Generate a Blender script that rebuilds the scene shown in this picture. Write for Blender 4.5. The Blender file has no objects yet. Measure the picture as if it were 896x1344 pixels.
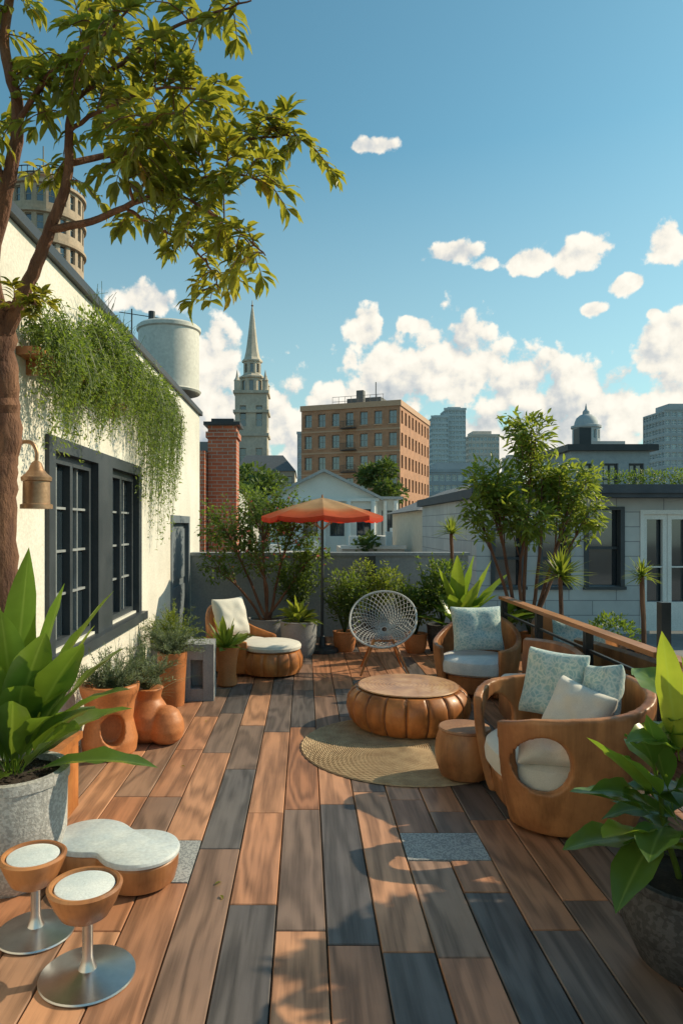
import bpy, math, random
from mathutils import Vector, Matrix, noise as mnoise
random.seed(7)
R=random.random
def U(a,b): return a+(b-a)*random.random()
sc=bpy.context.scene
sc.view_settings.view_transform='Standard'; sc.view_settings.look='None'; sc.view_settings.exposure=0
F=900.0;H=1.7
def G(px,py):
    Y=F*H/(py-690); return ((px-400)/F*Y,Y)
def W(px,py,Y): return Vector(((px-400)/F*Y,Y,H+(690-py)/F*Y))
Z3=Vector((0,0,1))
# ---------------------------------------------------------------- mesh builder
class MB:
    def __init__(s): s.v=[];s.f=[];s.r=[];s.m=[];s.d=[]
    def add(s,vs,fs,rnd=0.5,mat=0,mid=None):
        b=len(s.v); s.v.extend([tuple(v) for v in vs]); s.r.extend([rnd]*len(vs))
        s.d.extend(mid if mid else [1.0]*len(vs))
        for f in fs: s.f.append(tuple(i+b for i in f)); s.m.append(mat)
    def box(s,x0,x1,y0,y1,z0,z1,rnd=.5,mat=0,M=None):
        vs=[Vector((x,y,z)) for z in(z0,z1) for y in(y0,y1) for x in(x0,x1)]
        if M: vs=[M@v for v in vs]
        s.add(vs,[(0,2,3,1),(4,5,7,6),(0,1,5,4),(2,6,7,3),(0,4,6,2),(1,3,7,5)],rnd,mat)
    def quad(s,a,b,c,d,rnd=.5,mat=0): s.add([a,b,c,d],[(0,1,2,3)],rnd,mat)
    def lathe(s,prof,c=(0,0,0),seg=32,mat=0,rnd=.5,lob=None,sx=1,sy=1,M=None,cap=True):
        vs=[];n=len(prof)
        for r,z in prof:
            for i in range(seg):
                a=2*math.pi*i/seg; k=1
                if lob: k=lob(a,r,z)
                v=Vector((r*k*math.cos(a)*sx,r*k*math.sin(a)*sy,z))
                if M: v=M@v
                vs.append(v+Vector(c))
        fs=[]
        for j in range(n-1):
            for i in range(seg):
                i2=(i+1)%seg; fs.append((j*seg+i,j*seg+i2,(j+1)*seg+i2,(j+1)*seg+i))
        if cap:
            fs.append(tuple(reversed(range(seg)))); fs.append(tuple(range((n-1)*seg,n*seg)))
        s.add(vs,fs,rnd,mat)
    def tube(s,pts,rad,seg=8,rnd=.5,mat=0,cap=True):
        pts=[Vector(p) for p in pts]; vs=[];n=len(pts)
        if not hasattr(rad,'__len__'): rad=[rad]*n
        up=Vector((0.13,0.07,1)).normalized(); prev=None
        for i,p in enumerate(pts):
            t=(pts[min(i+1,n-1)]-pts[max(i-1,0)])
            if t.length<1e-7: t=Z3.copy()
            t.normalize()
            if prev is None:
                x=t.cross(up if abs(t.dot(up))<.95 else Vector((1,0,0))).normalized()
            else:
                x=(prev-t*prev.dot(t)).normalized()
            prev=x; y=t.cross(x)
            for k in range(seg):
                a=2*math.pi*k/seg; vs.append(p+(x*math.cos(a)+y*math.sin(a))*rad[i])
        fs=[]
        for j in range(n-1):
            for i in range(seg):
                i2=(i+1)%seg; fs.append((j*seg+i,j*seg+i2,(j+1)*seg+i2,(j+1)*seg+i))
        if cap: fs.append(tuple(reversed(range(seg)))); fs.append(tuple(range((n-1)*seg,n*seg)))
        s.add(vs,fs,rnd,mat)
    def leaf(s,base,d,L,Wd,droop=.3,rnd=.5,n=9,fold=.25,mat=0,pet=.15,roll=0,pw=.8,wavy=.0):
        d=Vector(d).normalized(); side=d.cross(Z3)
        if side.length<.05: side=Vector((R()-.5,R()-.5,0))
        side.normalize()
        if roll: side=Matrix.Rotation(roll,3,d)@side
        vs=[];mid=[];ph=R()*6
        for i in range(n+1):
            t=i/n
            p=Vector(base)+d*L*t+Vector((0,0,-droop*L*t*t))
            tg=(d+Vector((0,0,-2*droop*t))).normalized(); nm=side.cross(tg).normalized()
            u=max(0,(t-pet)/(1-pet)); w=Wd*.5*max(.05 if t<.98 else 0.0,math.sin(math.pi*min(1,u)**pw)**.85 if 0<u<1 else 0)
            wv=wavy*w*math.sin(t*22+ph)
            vs+= [p-side*w+nm*(fold*w+wv),p-side*w*.5+nm*fold*w*.35,p,p+side*w*.5+nm*fold*w*.35,p+side*w+nm*(fold*w-wv)]; mid+=[1,.5,0,.5,1]
        fs=[]
        for i in range(n):
            for k in range(4):
                a=i*5+k; fs.append((a,a+1,a+6,a+5))
        s.add(vs,fs,rnd,mat,mid)
    def sleaf(s,base,d,L,Wd,rnd=.5,mat=0,nm=None,fold=.3,curl=.15):
        d=Vector(d).normalized()
        if nm is None: nm=Vector((R()-.5,R()-.5,R()*.9+.1))
        side=d.cross(nm)
        if side.length<1e-3: side=d.cross(Vector((1,0.3,0)))
        side.normalize(); nm=side.cross(d)
        b=Vector(base); m1=b+d*L*.4; m2=b+d*L*.72-nm*curl*L*.25; h=Wd*.5
        vs=[b,m1,m1-side*h+nm*fold*h,m1+side*h+nm*fold*h,m2,m2-side*h*.75+nm*fold*h*.8,m2+side*h*.75+nm*fold*h*.8,b+d*L-nm*curl*L]
        s.add(vs,[(0,1,2),(0,3,1),(1,4,5,2),(1,3,6,4),(4,7,5),(4,6,7)],rnd,mat,[0,0,1,1,0,1,1,.3])
    def obj(s,name,mats,parent=None,smooth=True,org=True,sharp=35):
        o=Vector((0,0,0))
        if org and parent is None and s.v:
            xs=[v[0] for v in s.v];ys=[v[1] for v in s.v];zs=[v[2] for v in s.v]
            o=Vector(((min(xs)+max(xs))/2,(min(ys)+max(ys))/2,min(zs)))
            vv=[(v[0]-o.x,v[1]-o.y,v[2]-o.z) for v in s.v]
        else: vv=s.v
        me=bpy.data.meshes.new(name); me.from_pydata(vv,[],s.f)
        if not isinstance(mats,(list,tuple)): mats=[mats]
        for m in mats: me.materials.append(m)
        me.polygons.foreach_set('material_index',s.m)
        a=me.attributes.new('rnd','FLOAT','POINT'); a.data.foreach_set('value',s.r)
        a=me.attributes.new('mid','FLOAT','POINT'); a.data.foreach_set('value',s.d)
        me.update()
        ob=bpy.data.objects.new(name,me); sc.collection.objects.link(ob); ob.location=o
        if smooth:
            me.shade_smooth()
            try: me.set_sharp_from_angle(angle=math.radians(sharp))
            except Exception: pass
        if parent:
            ob.parent=parent; ob.matrix_parent_inverse=Matrix.Translation(-parent.location)
        return ob
def E(name,loc=(0,0,0)):
    e=bpy.data.objects.new(name,None); e.empty_display_size=.2; e.location=loc; sc.collection.objects.link(e); return e
def bake(o,mt=None):
    bpy.context.view_layer.update()
    dg=bpy.context.evaluated_depsgraph_get(); me=bpy.data.meshes.new_from_object(o.evaluated_get(dg)); o.modifiers.clear(); o.data=me
    if mt is not None:
        me.materials.clear(); me.materials.append(mt)
        me.polygons.foreach_set('material_index',[0]*len(me.polygons))
    me.shade_smooth(); return o
def cutremesh(o,cutters,vox,mt,sm=5):
    for c in cutters:
        m=o.modifiers.new('b','BOOLEAN'); m.operation='DIFFERENCE'; m.object=c; m.solver='EXACT'
    m=o.modifiers.new('r','REMESH'); m.mode='VOXEL'; m.voxel_size=vox
    m=o.modifiers.new('s','SMOOTH'); m.iterations=sm; m.factor=.5
    bake(o,mt)
    for c in cutters: bpy.data.objects.remove(c)
def spline(pts,rad,k=6,jit=0):
    P=[Vector(p) for p in pts]; out=[];ro=[]
    n=len(P)
    for i in range(n-1):
        p0=P[max(i-1,0)];p1=P[i];p2=P[i+1];p3=P[min(i+2,n-1)]
        for j in range(k):
            t=j/k
            q=.5*((2*p1)+(-p0+p2)*t+(2*p0-5*p1+4*p2-p3)*t*t+(-p0+3*p1-3*p2+p3)*t**3)
            if jit: q=q+Vector((U(-jit,jit),U(-jit,jit),U(-jit,jit)))
            out.append(q); ro.append(rad[i]*(1-t)+rad[i+1]*t)
    out.append(P[-1]);ro.append(rad[-1]); return out,ro
# ---------------------------------------------------------------- materials
def newmat(name):
    m=bpy.data.materials.new(name); m.use_nodes=True; nt=m.node_tree; nt.nodes.clear(); return m,nt
def N(nt,t,**k):
    n=nt.nodes.new(t)
    for a,b in k.items(): setattr(n,a,b)
    return n
def c4(c): return (c[0],c[1],c[2],1)
def ramp(nt,stops,interp='LINEAR'):
    r=nt.nodes.new('ShaderNodeValToRGB'); r.color_ramp.interpolation=interp
    e=r.color_ramp.elements
    e[0].position=stops[0][0]; e[0].color=c4(stops[0][1]); e[1].position=stops[-1][0]; e[1].color=c4(stops[-1][1])
    for p,c in stops[1:-1]:
        x=e.new(p); x.color=c4(c)
    return r
def math_(nt,op,a,b=None,c=None,clamp=False):
    n=nt.nodes.new('ShaderNodeMath'); n.operation=op; n.use_clamp=clamp
    for i,v in enumerate((a,b,c)):
        if v is None: continue
        if isinstance(v,(int,float)): n.inputs[i].default_value=v
        else: nt.links.new(v,n.inputs[i])
    return n.outputs[0]
def mixc(nt,fac,a,b,mode='MIX'):
    n=nt.nodes.new('ShaderNodeMix'); n.data_type='RGBA'; n.blend_type=mode
    for i,v in ((0,fac),(6,a),(7,b)):
        if isinstance(v,(int,float)): n.inputs[i].default_value=v
        elif isinstance(v,(tuple,list)): n.inputs[i].default_value=c4(v)
        else: nt.links.new(v,n.inputs[i])
    return n.outputs[2]
def finish(nt,col,rough,bump=None,bstr=.3,bdist=.01,metal=0,spec=.5,coat=0,sheen=0):
    b=N(nt,'ShaderNodeBsdfPrincipled'); o=N(nt,'ShaderNodeOutputMaterial')
    if isinstance(col,(tuple,list)): b.inputs['Base Color'].default_value=c4(col)
    else: nt.links.new(col,b.inputs['Base Color'])
    if isinstance(rough,(int,float)): b.inputs['Roughness'].default_value=rough
    else: nt.links.new(rough,b.inputs['Roughness'])
    b.inputs['Metallic'].default_value=metal; b.inputs['Specular IOR Level'].default_value=spec
    b.inputs['Coat Weight'].default_value=coat; b.inputs['Sheen Weight'].default_value=sheen
    if bump is not None:
        bn=N(nt,'ShaderNodeBump'); bn.inputs['Strength'].default_value=bstr; bn.inputs['Distance'].default_value=bdist
        nt.links.new(bump,bn.inputs['Height']); nt.links.new(bn.outputs[0],b.inputs['Normal'])
    nt.links.new(b.outputs[0],o.inputs[0]); return b
def coords(nt,scale=(1,1,1),rnd=False):
    tc=N(nt,'ShaderNodeTexCoord'); mp=N(nt,'ShaderNodeMapping'); mp.inputs['Scale'].default_value=scale
    src=tc.outputs['Object']
    if rnd:
        at=N(nt,'ShaderNodeAttribute',attribute_name='rnd'); v=N(nt,'ShaderNodeVectorMath',operation='MULTIPLY_ADD')
        nt.links.new(at.outputs['Fac'],v.inputs[0]); v.inputs[1].default_value=(37.3,91.7,53.1); nt.links.new(src,v.inputs[2]); src=v.outputs[0]
    nt.links.new(src,mp.inputs[0]); return mp.outputs[0]
def noise(nt,vec,scale,detail=6,rough=.55,dist=0):
    n=N(nt,'ShaderNodeTexNoise'); n.inputs['Scale'].default_value=scale; n.inputs['Detail'].default_value=detail
    n.inputs['Roughness'].default_value=rough; n.inputs['Distortion'].default_value=dist
    if vec is not None: nt.links.new(vec,n.inputs['Vector'])
    return n.outputs['Fac']
def pm(name,c1,c2,scale=6,rough=.7,bs=50,bstr=.2,metal=0,stretch=(1,1,1),speck=None,spec=.4,coat=0,sheen=0,bd=.01,lo=.35,hi=.65):
    m,nt=newmat(name); v=coords(nt,stretch)
    a=noise(nt,v,scale,6,.6); r=ramp(nt,[(lo,c1),(hi,c2)]); nt.links.new(a,r.inputs[0]); col=r.outputs[0]
    f=noise(nt,v,bs,4,.65)
    k=ramp(nt,[(.3,(.82,.82,.82)),(.7,(1.08,1.08,1.08))]); nt.links.new(f,k.inputs[0]); col=mixc(nt,1,col,k.outputs[0],'MULTIPLY')
    if speck:
        vo=N(nt,'ShaderNodeTexVoronoi'); vo.inputs['Scale'].default_value=speck[0]; nt.links.new(v,vo.inputs['Vector'])
        sr=ramp(nt,[(0,speck[1]),(.5,speck[2]),(1,speck[3])],'CONSTANT'); nt.links.new(vo.outputs['Color'],sr.inputs[0])
        col=mixc(nt,speck[4],col,sr.outputs[0])
    rr=math_(nt,'MULTIPLY_ADD',a,.25,rough-.12,clamp=True)
    finish(nt,col,rr,f,bstr,bd,metal,spec,coat,sheen); return m
def woodmat(name,cols,along='Y',sx=1,rough=.5,rings=34,coat=0,rnd=True,bstr=.25,freq=3.0,lo=.62):
    m,nt=newmat(name)
    s={'Y':(freq,freq*.13,freq),'Z':(freq,freq,freq*.18),'X':(freq*.13,freq,freq)}[along]
    v=coords(nt,s,rnd)
    a=noise(nt,v,1.0,3,.5,.3); ring=math_(nt,'SINE',math_(nt,'MULTIPLY',a,rings)); ring=math_(nt,'MULTIPLY_ADD',ring,.5,.5)
    s2={'Y':(60,2.2,60),'Z':(60,60,3),'X':(2.2,60,60)}[along]
    v2=coords(nt,s2,rnd); fine=noise(nt,v2,1.0,5,.7)
    at=N(nt,'ShaderNodeAttribute',attribute_name='rnd')
    r=ramp(nt,[(i/len(cols),c) for i,c in enumerate(cols)],'CONSTANT' if rnd else 'LINEAR')
    if rnd: nt.links.new(at.outputs['Fac'],r.inputs[0])
    else:
        lo_=noise(nt,coords(nt),2.5,5,.6); nt.links.new(math_(nt,'MULTIPLY_ADD',lo_,2,-.5,clamp=True),r.inputs[0])
    g=math_(nt,'ADD',math_(nt,'MULTIPLY',ring,.4),math_(nt,'MULTIPLY',fine,.75))
    gr=ramp(nt,[(.2,(lo,lo*.97,lo*.95)),(.75,(1.15,1.12,1.1))]); nt.links.new(g,gr.inputs[0])
    col=mixc(nt,1,r.outputs[0],gr.outputs[0],'MULTIPLY')
    big=noise(nt,coords(nt),1.7,4,.6); br=ramp(nt,[(.3,(.8,.8,.82)),(.7,(1.1,1.08,1.05))]); nt.links.new(big,br.inputs[0])
    col=mixc(nt,1,col,br.outputs[0],'MULTIPLY')
    finish(nt,col,math_(nt,'MULTIPLY_ADD',g,-.2,rough+.12,clamp=True),g,bstr,.004,spec=.4,coat=coat); return m
def leafmat(name,stops,trans=.35,rough=.45,vein=(.25,.35,.08),veinf=.35,tc=(.35,.5,.04)):
    m,nt=newmat(name); at=N(nt,'ShaderNodeAttribute',attribute_name='rnd'); r=ramp(nt,stops); nt.links.new(at.outputs['Fac'],r.inputs[0])
    n=noise(nt,coords(nt),9,3); nr=ramp(nt,[(.3,(.75,.8,.75)),(.7,(1.15,1.12,1.05))]); nt.links.new(n,nr.inputs[0])
    col=mixc(nt,1,r.outputs[0],nr.outputs[0],'MULTIPLY')
    md=N(nt,'ShaderNodeAttribute',attribute_name='mid'); mr=math_(nt,'SUBTRACT',1,math_(nt,'MULTIPLY',md.outputs['Fac'],9),clamp=True)
    col=mixc(nt,math_(nt,'MULTIPLY',mr,veinf),col,vein)
    b=N(nt,'ShaderNodeBsdfPrincipled'); nt.links.new(col,b.inputs['Base Color']); b.inputs['Roughness'].default_value=rough; b.inputs['Specular IOR Level'].default_value=.45
    t=N(nt,'ShaderNodeBsdfTranslucent'); tcol=mixc(nt,.6,mixc(nt,1,col,(1.6,1.6,1.0),'MULTIPLY'),tc); nt.links.new(tcol,t.inputs[0])
    mx=N(nt,'ShaderNodeMixShader'); mx.inputs[0].default_value=trans; nt.links.new(b.outputs[0],mx.inputs[1]); nt.links.new(t.outputs[0],mx.inputs[2])
    o=N(nt,'ShaderNodeOutputMaterial'); nt.links.new(mx.outputs[0],o.inputs[0]); return m
def brickmat(name,c1,c2,mort,bw=.22,bh=.075,ms=.008,scale=1,bstr=.5):
    m,nt=newmat(name); tc=N(nt,'ShaderNodeTexCoord'); sp=N(nt,'ShaderNodeSeparateXYZ'); nt.links.new(tc.outputs['Object'],sp.inputs[0])
    cb=N(nt,'ShaderNodeCombineXYZ'); nt.links.new(math_(nt,'ADD',sp.outputs[0],sp.outputs[1]),cb.inputs[0]); nt.links.new(sp.outputs[2],cb.inputs[1])
    b=N(nt,'ShaderNodeTexBrick'); nt.links.new(cb.outputs[0],b.inputs['Vector']); b.inputs['Color1'].default_value=c4(c1); b.inputs['Color2'].default_value=c4(c2); b.inputs['Mortar'].default_value=c4(mort)
    b.inputs['Scale'].default_value=scale; b.inputs['Brick Width'].default_value=bw; b.inputs['Row Height'].default_value=bh; b.inputs['Mortar Size'].default_value=ms
    n=noise(nt,tc.outputs['Object'],.8,8,.65); r=ramp(nt,[(.3,(.75,.75,.77)),(.7,(1.12,1.1,1.08))]); nt.links.new(n,r.inputs[0])
    col=mixc(nt,1,b.outputs[0],r.outputs[0],'MULTIPLY')
    finish(nt,col,.8,math_(nt,'SUBTRACT',1,b.outputs['Fac']),bstr,.01); return m
def glassmat(name,c1=(.02,.03,.04),c2=(.12,.14,.15)):
    m,nt=newmat(name); at=N(nt,'ShaderNodeAttribute',attribute_name='rnd'); r=ramp(nt,[(.0,c1),(.6,c1),(1,c2)]); nt.links.new(at.outputs['Fac'],r.inputs[0])
    n=noise(nt,coords(nt),.8,2)
    b=finish(nt,r.outputs[0],.06,n,.06,.05,spec=1.0); b.inputs['IOR'].default_value=1.7; return m

M_deck=woodmat('deck_wood',[(.42,.20,.11),(.24,.155,.115),(.49,.26,.15),(.17,.135,.12),(.37,.175,.095),(.29,.185,.13),(.46,.23,.13),(.11,.10,.10),(.34,.20,.13),(.43,.20,.11),(.21,.15,.12),(.48,.25,.145),(.13,.12,.12),(.38,.19,.11)],rough=.42,rings=52,freq=3.2,lo=.42)
M_gap=pm('dark_gap',(.01,.01,.01),(.02,.018,.015))
M_wood=woodmat('orange_wood',[(.46,.165,.045),(.58,.24,.07),(.38,.135,.035),(.52,.20,.058)],'Z',rough=.42,rnd=False,rings=26,coat=.12)
M_woodd=woodmat('brown_wood',[(.34,.145,.055),(.45,.205,.08),(.27,.11,.042)],'Z',rough=.42,rnd=False,rings=26,coat=.1)
M_woodr=woodmat('rail_wood',[(.36,.15,.06),(.45,.21,.09)],'Y',rough=.45,rnd=False)
M_terra=pm('terracotta',(.42,.145,.045),(.54,.205,.075),4,.5,60,.15,spec=.45)
M_plaster=pm('white_plaster',(.64,.61,.54),(.77,.74,.67),1.1,.85,45,.4,bd=.008,lo=.32,hi=.62)
M_conc=pm('grey_concrete',(.23,.24,.25),(.33,.335,.34),2.2,.85,70,.3)
M_conc2=pm('parapet_concrete',(.24,.27,.30),(.32,.35,.37),1.1,.85,30,.25)
M_stone=pm('stone_pot',(.42,.42,.41),(.54,.53,.51),5,.8,90,.5,speck=(90,(.2,.2,.2),(.5,.5,.5),(.65,.63,.6),.4))
M_tile=pm('terrazzo',(.30,.32,.33),(.40,.41,.41),5,.6,140,.2,speck=(130,(.12,.13,.15),(.42,.44,.44),(.62,.62,.60),.5))
M_dpot=pm('dark_stone_pot',(.035,.037,.04),(.09,.09,.095),7,.7,60,.6,speck=(70,(.02,.02,.022),(.07,.07,.075),(.17,.17,.17),.5))
M_black=pm('charcoal_paint',(.025,.03,.035),(.04,.045,.05),3,.45,60,.08)
M_frame=pm('window_frame_paint',(.035,.045,.055),(.055,.065,.075),3,.45,60,.08)
M_metal=pm('brushed_steel',(.56,.56,.56),(.62,.62,.62),2,.30,9,.02,metal=1)
M_tank=pm('tank_paint',(.60,.58,.52),(.70,.67,.60),1.4,.5,20,.08)
M_copper=pm('aged_copper',(.30,.17,.09),(.46,.30,.19),6,.45,50,.15,metal=.55)
M_fabw=pm('cream_fabric',(.60,.57,.50),(.70,.67,.60),3,.9,260,.4,sheen=.3,bd=.003)
M_cushtop=pm('pale_cushion',(.48,.56,.60),(.72,.75,.75),5,.8,120,.3,sheen=.2,bd=.004)
M_soil=pm('soil',(.02,.014,.01),(.05,.035,.025),20,.95,60,.9)
M_jute=pm('jute',(.38,.26,.15),(.52,.38,.23),8,.9,120,.5)
M_glass=glassmat('window_glass'); M_glass2=glassmat('tower_glass',(.05,.12,.17),(.16,.28,.33))
M_white=pm('white_paint',(.70,.70,.67),(.78,.78,.75),2,.55,60,.08)
M_bark=pm('bark',(.10,.045,.03),(.24,.12,.07),9,.9,28,1.0,stretch=(1,1,.3),bd=.025)
M_leafbig=leafmat('broad_leaf',[(0,(.03,.07,.02)),(.5,(.07,.15,.03)),(.8,(.15,.245,.035)),(1,(.34,.38,.05))],.36,.32,vein=(.35,.45,.12))
M_leaftree=leafmat('tree_leaf',[(0,(.03,.055,.015)),(.45,(.08,.12,.022)),(.85,(.19,.205,.03)),(1,(.36,.20,.03))],.48,.4,tc=(.66,.58,.05))
M_leafhang=leafmat('trailing_leaf',[(0,(.06,.10,.03)),(.5,(.15,.20,.06)),(1,(.31,.34,.11))],.4,.5)
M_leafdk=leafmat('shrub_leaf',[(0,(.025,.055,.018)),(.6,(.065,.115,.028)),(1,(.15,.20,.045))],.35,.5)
M_leafmd=leafmat('fresh_leaf',[(0,(.05,.09,.02)),(.6,(.11,.17,.03)),(1,(.24,.28,.05))],.45,.45,tc=(.5,.56,.06))
M_leafgy=leafmat('grey_green_leaf',[(0,(.08,.11,.07)),(.6,(.15,.19,.12)),(1,(.26,.29,.19))],.3,.6,veinf=.1,tc=(.3,.4,.15))
M_pink=pm('pink_petals',(.55,.10,.10),(.65,.25,.2))
M_far=leafmat('distant_leaf',[(0,(.03,.06,.022)),(1,(.10,.14,.04))],.2,.7)
def pillowmat():
    m,nt=newmat('teal_pattern_fabric'); v=coords(nt)
    vo=N(nt,'ShaderNodeTexVoronoi'); vo.feature='DISTANCE_TO_EDGE'; vo.inputs['Scale'].default_value=30
    wv=N(nt,'ShaderNodeVectorMath',operation='ADD'); nn=N(nt,'ShaderNodeTexNoise'); nn.inputs['Scale'].default_value=14; nt.links.new(v,nn.inputs['Vector'])
    sm=N(nt,'ShaderNodeVectorMath',operation='SCALE'); sm.inputs['Scale'].default_value=.08; nt.links.new(nn.outputs['Color'],sm.inputs[0]); nt.links.new(v,wv.inputs[0]); nt.links.new(sm.outputs[0],wv.inputs[1]); nt.links.new(wv.outputs[0],vo.inputs['Vector'])
    r=ramp(nt,[(0,(.60,.66,.63)),(.10,(.42,.55,.55)),(.3,(.26,.43,.46)),(.5,(.38,.51,.51))]); nt.links.new(vo.outputs[0],r.inputs[0])
    a=noise(nt,v,5,6); rr=ramp(nt,[(.35,(.8,.85,.9)),(.65,(1.2,1.12,1.0))]); nt.links.new(a,rr.inputs[0])
    col=mixc(nt,1,r.outputs[0],rr.outputs[0],'MULTIPLY'); finish(nt,col,.85,noise(nt,v,220,4),.35,.003,sheen=.3); return m
M_teal=pillowmat()
# ---------------------------------------------------------------- ground, deck
g=MB(); g.quad((-3000,-500,-12),(3000,-500,-12),(3000,5000,-12),(-3000,5000,-12)); g.obj('ground',pm('city_ground',(.09,.09,.085),(.16,.155,.14),.02,.9,.3,.1),smooth=False)
DX0,DX1,DY0,DY1=-1.75,2.32,-1.0,10.5
deckE=E('wood_deck',(0,4,0))
b=MB(); b.box(DX0,DX1,DY0,DY1,-.35,-.035); b.obj('dark_gap_sheet',M_gap,deckE,False)  # one near-black sheet under the boards; gap shade put into its colour
tiles=[(.52,.95,3.48,3.79),(-.985,-.555,3.26,3.70)]
b=MB(); k=0; x0=-.125-.215*8
def board(x0,x1,y0,y1,r):
    c=.004;g_=.003; x0+=g_;x1-=g_;y0+=g_;y1-=g_
    zt=U(-.0012,.0012)
    vs=[]
    for z,i in((-.03,0),(zt-c,0),(zt,c)):
        vs+=[(x0+i,y0+i,z),(x1-i,y0+i,z),(x1-i,y1-i,z),(x0+i,y1-i,z)]
    fs=[(8,9,10,11)]
    for L in(0,4):
        for q in range(4): fs.append((L+q,L+(q+1)%4,L+4+(q+1)%4,L+4+q))
    b.add(vs,fs,r)
for row in range(20):
    xa=max(x0+row*.215,DX0); xb=min(x0+(row+1)*.215,DX1)
    if xb-xa<.02: continue
    y=DY0-U(0,1.2); cuts=[]
    while y<DY1: 
        cuts.append(y); y+=U(.85,1.75)
    cuts.append(DY1)
    segs=list(zip(cuts[:-1],cuts[1:]))
    for t in tiles:
        if xa<t[1]-.05 and xb>t[0]+.05:
            ns=[]
            for (a,c) in segs:
                if c<=t[2] or a>=t[3]: ns.append((a,c))
                else:
                    if a<t[2]: ns.append((a,t[2]))
                    if c>t[3]: ns.append((t[3],c))
            segs=ns
    for a,c in segs:
        a=max(a,DY0)
        if c-a<.06: continue
        board(xa,xb,a,c,R())
b.obj('deck_boards',M_deck,deckE,False)
b=MB()
for t in tiles: b.box(t[0]+.004,t[1]-.004,t[2]+.004,t[3]-.004,-.03,.002)
b.obj('stone_inserts',M_tile,deckE,False)
random.seed(77); b=MB()
for i in range(24):
    b.sleaf((U(-1.5,2.1),U(2.6,9.5),.006),(U(-1,1),U(-1,1),.05),U(.03,.05),U(.010,.018),U(.6,1),0,Vector((U(-.2,.2),U(-.2,.2),1)))
b.obj('fallen_leaves',M_leaftree,smooth=False)
# ---------------------------------------------------------------- facade helper
def facade(mb,o,u,Wd,Ht,cols,rows,ww,wh,sill,depth=.2,bars=(1,1),fw=.06,skip=None):
    o=Vector(o);u=Vector(u).normalized(); n=u.cross(Z3); cw=Wd/cols; ch=Ht/rows
    P=lambda a,z,dd=0: o+u*a+Z3*z-n*dd
    for i in range(cols):
        for j in range(rows):
            a0=i*cw;z0=j*ch;a1=a0+cw;z1=z0+ch
            if skip and skip(i,j): mb.quad(P(a0,z0),P(a1,z0),P(a1,z1),P(a0,z1)); continue
            p=a0+(cw-ww)/2;q=p+ww;s=z0+sill;t=s+wh
            mb.quad(P(a0,z0),P(a1,z0),P(a1,s),P(a0,s)); mb.quad(P(a0,t),P(a1,t),P(a1,z1),P(a0,z1))
            mb.quad(P(a0,s),P(p,s),P(p,t),P(a0,t)); mb.quad(P(q,s),P(a1,s),P(a1,t),P(q,t))
            mb.quad(P(p,s),P(q,s),P(q,s,depth),P(p,s,depth)); mb.quad(P(p,t,depth),P(q,t,depth),P(q,t),P(p,t))
            mb.quad(P(p,s),P(p,s,depth),P(p,t,depth),P(p,t)); mb.quad(P(q,s,depth),P(q,s),P(q,t),P(q,t,depth))
            mb.quad(P(p,s,depth),P(q,s,depth),P(q,t,depth),P(p,t,depth),R(),1)
            M=Matrix.Translation(o)@Matrix((( u.x,-n.x,0,0),(u.y,-n.y,0,0),(0,0,1,0),(0,0,0,1)))
            d0=depth-.05;d1=depth-.01
            mb.box(p,p+fw,d0,d1,s,t,.5,2,M); mb.box(q-fw,q,d0,d1,s,t,.5,2,M); mb.box(p+fw,q-fw,d0,d1,s,s+fw,.5,2,M); mb.box(p+fw,q-fw,d0,d1,t-fw,t,.5,2,M)
            for k in range(bars[0]):
                c=p+ww*(k+1)/(bars[0]+1); mb.box(c-fw*.4,c+fw*.4,d0+.005,d1,s+fw,t-fw,.5,2,M)
            for k in range(bars[1]):
                c=s+wh*(k+1)/(bars[1]+1); mb.box(p+fw,q-fw,d0+.008,d1,c-fw*.4,c+fw*.4,.5,2,M)
# ---------------------------------------------------------------- left white building
WX=-1.75
wb=E('white_building',(WX,6,0))
b=MB()
TH=.22
def wq(y0,y1,z0,z1): b.box(WX-TH,WX,y0,y1,z0,z1)
wq(-2,4.70,-.3,3.53); wq(7.16,9.0,-.3,3.53); wq(10.3,11.4,-12,3.53)
wq(4.70,7.16,-.3,.82); wq(4.70,7.16,2.30,3.53); wq(9.0,10.3,1.80,3.53)
b.box(-9,WX-TH,11.18,11.4,-12,3.53)
b.obj('walls',M_plaster,wb,False)
b=MB(); b.box(-9,WX-TH-.01,-2,11.17,3.2,3.4); b.obj('roof',M_gap,wb,False)
b=MB(); b.box(WX-TH-.03,WX+.045,-2,11.46,3.532,3.60); b.box(-9,WX-TH-.032,11.15,11.46,3.532,3.60); b.obj('coping',M_black,wb,False)
b=MB(); wx=WX+.03
def fr(y0,y1,z0,z1,x0=WX-.10,x1=None,m=0): b.box(x0,x1 if x1 else wx,y0,y1,z0,z1,.5,m)
fr(4.62,4.74,.80,2.32);fr(7.12,7.24,.80,2.32);fr(4.74,7.12,2.22,2.32);fr(4.60,7.26,.72,.80,WX-.10,WX+.09);fr(5.72,6.14,.80,2.22)
for (a,c) in((4.74,5.72),(6.14,7.12)):
    x0=WX-.10;x1=WX-.03
    fr(a,a+.06,.8,2.22,x0,x1);fr(c-.06,c,.8,2.22,x0,x1);fr(a+.06,c-.06,.8,.87,x0,x1);fr(a+.06,c-.06,2.15,2.22,x0,x1)
    mid=(a+c)/2; fr(mid-.03,mid+.03,.87,2.15,x0,x1)
    for z in(1.19,1.51,1.83): fr(a+.06,mid-.03,z-.009,z+.009,x0+.01,x1-.03,1);fr(mid+.03,c-.06,z-.009,z+.009,x0+.01,x1-.03,1)
    for yy in((a+.06+mid-.03)/2,(c-.06+mid+.03)/2): fr(yy-.008,yy+.008,.87,2.15,x0+.012,x1-.032,1)
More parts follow.
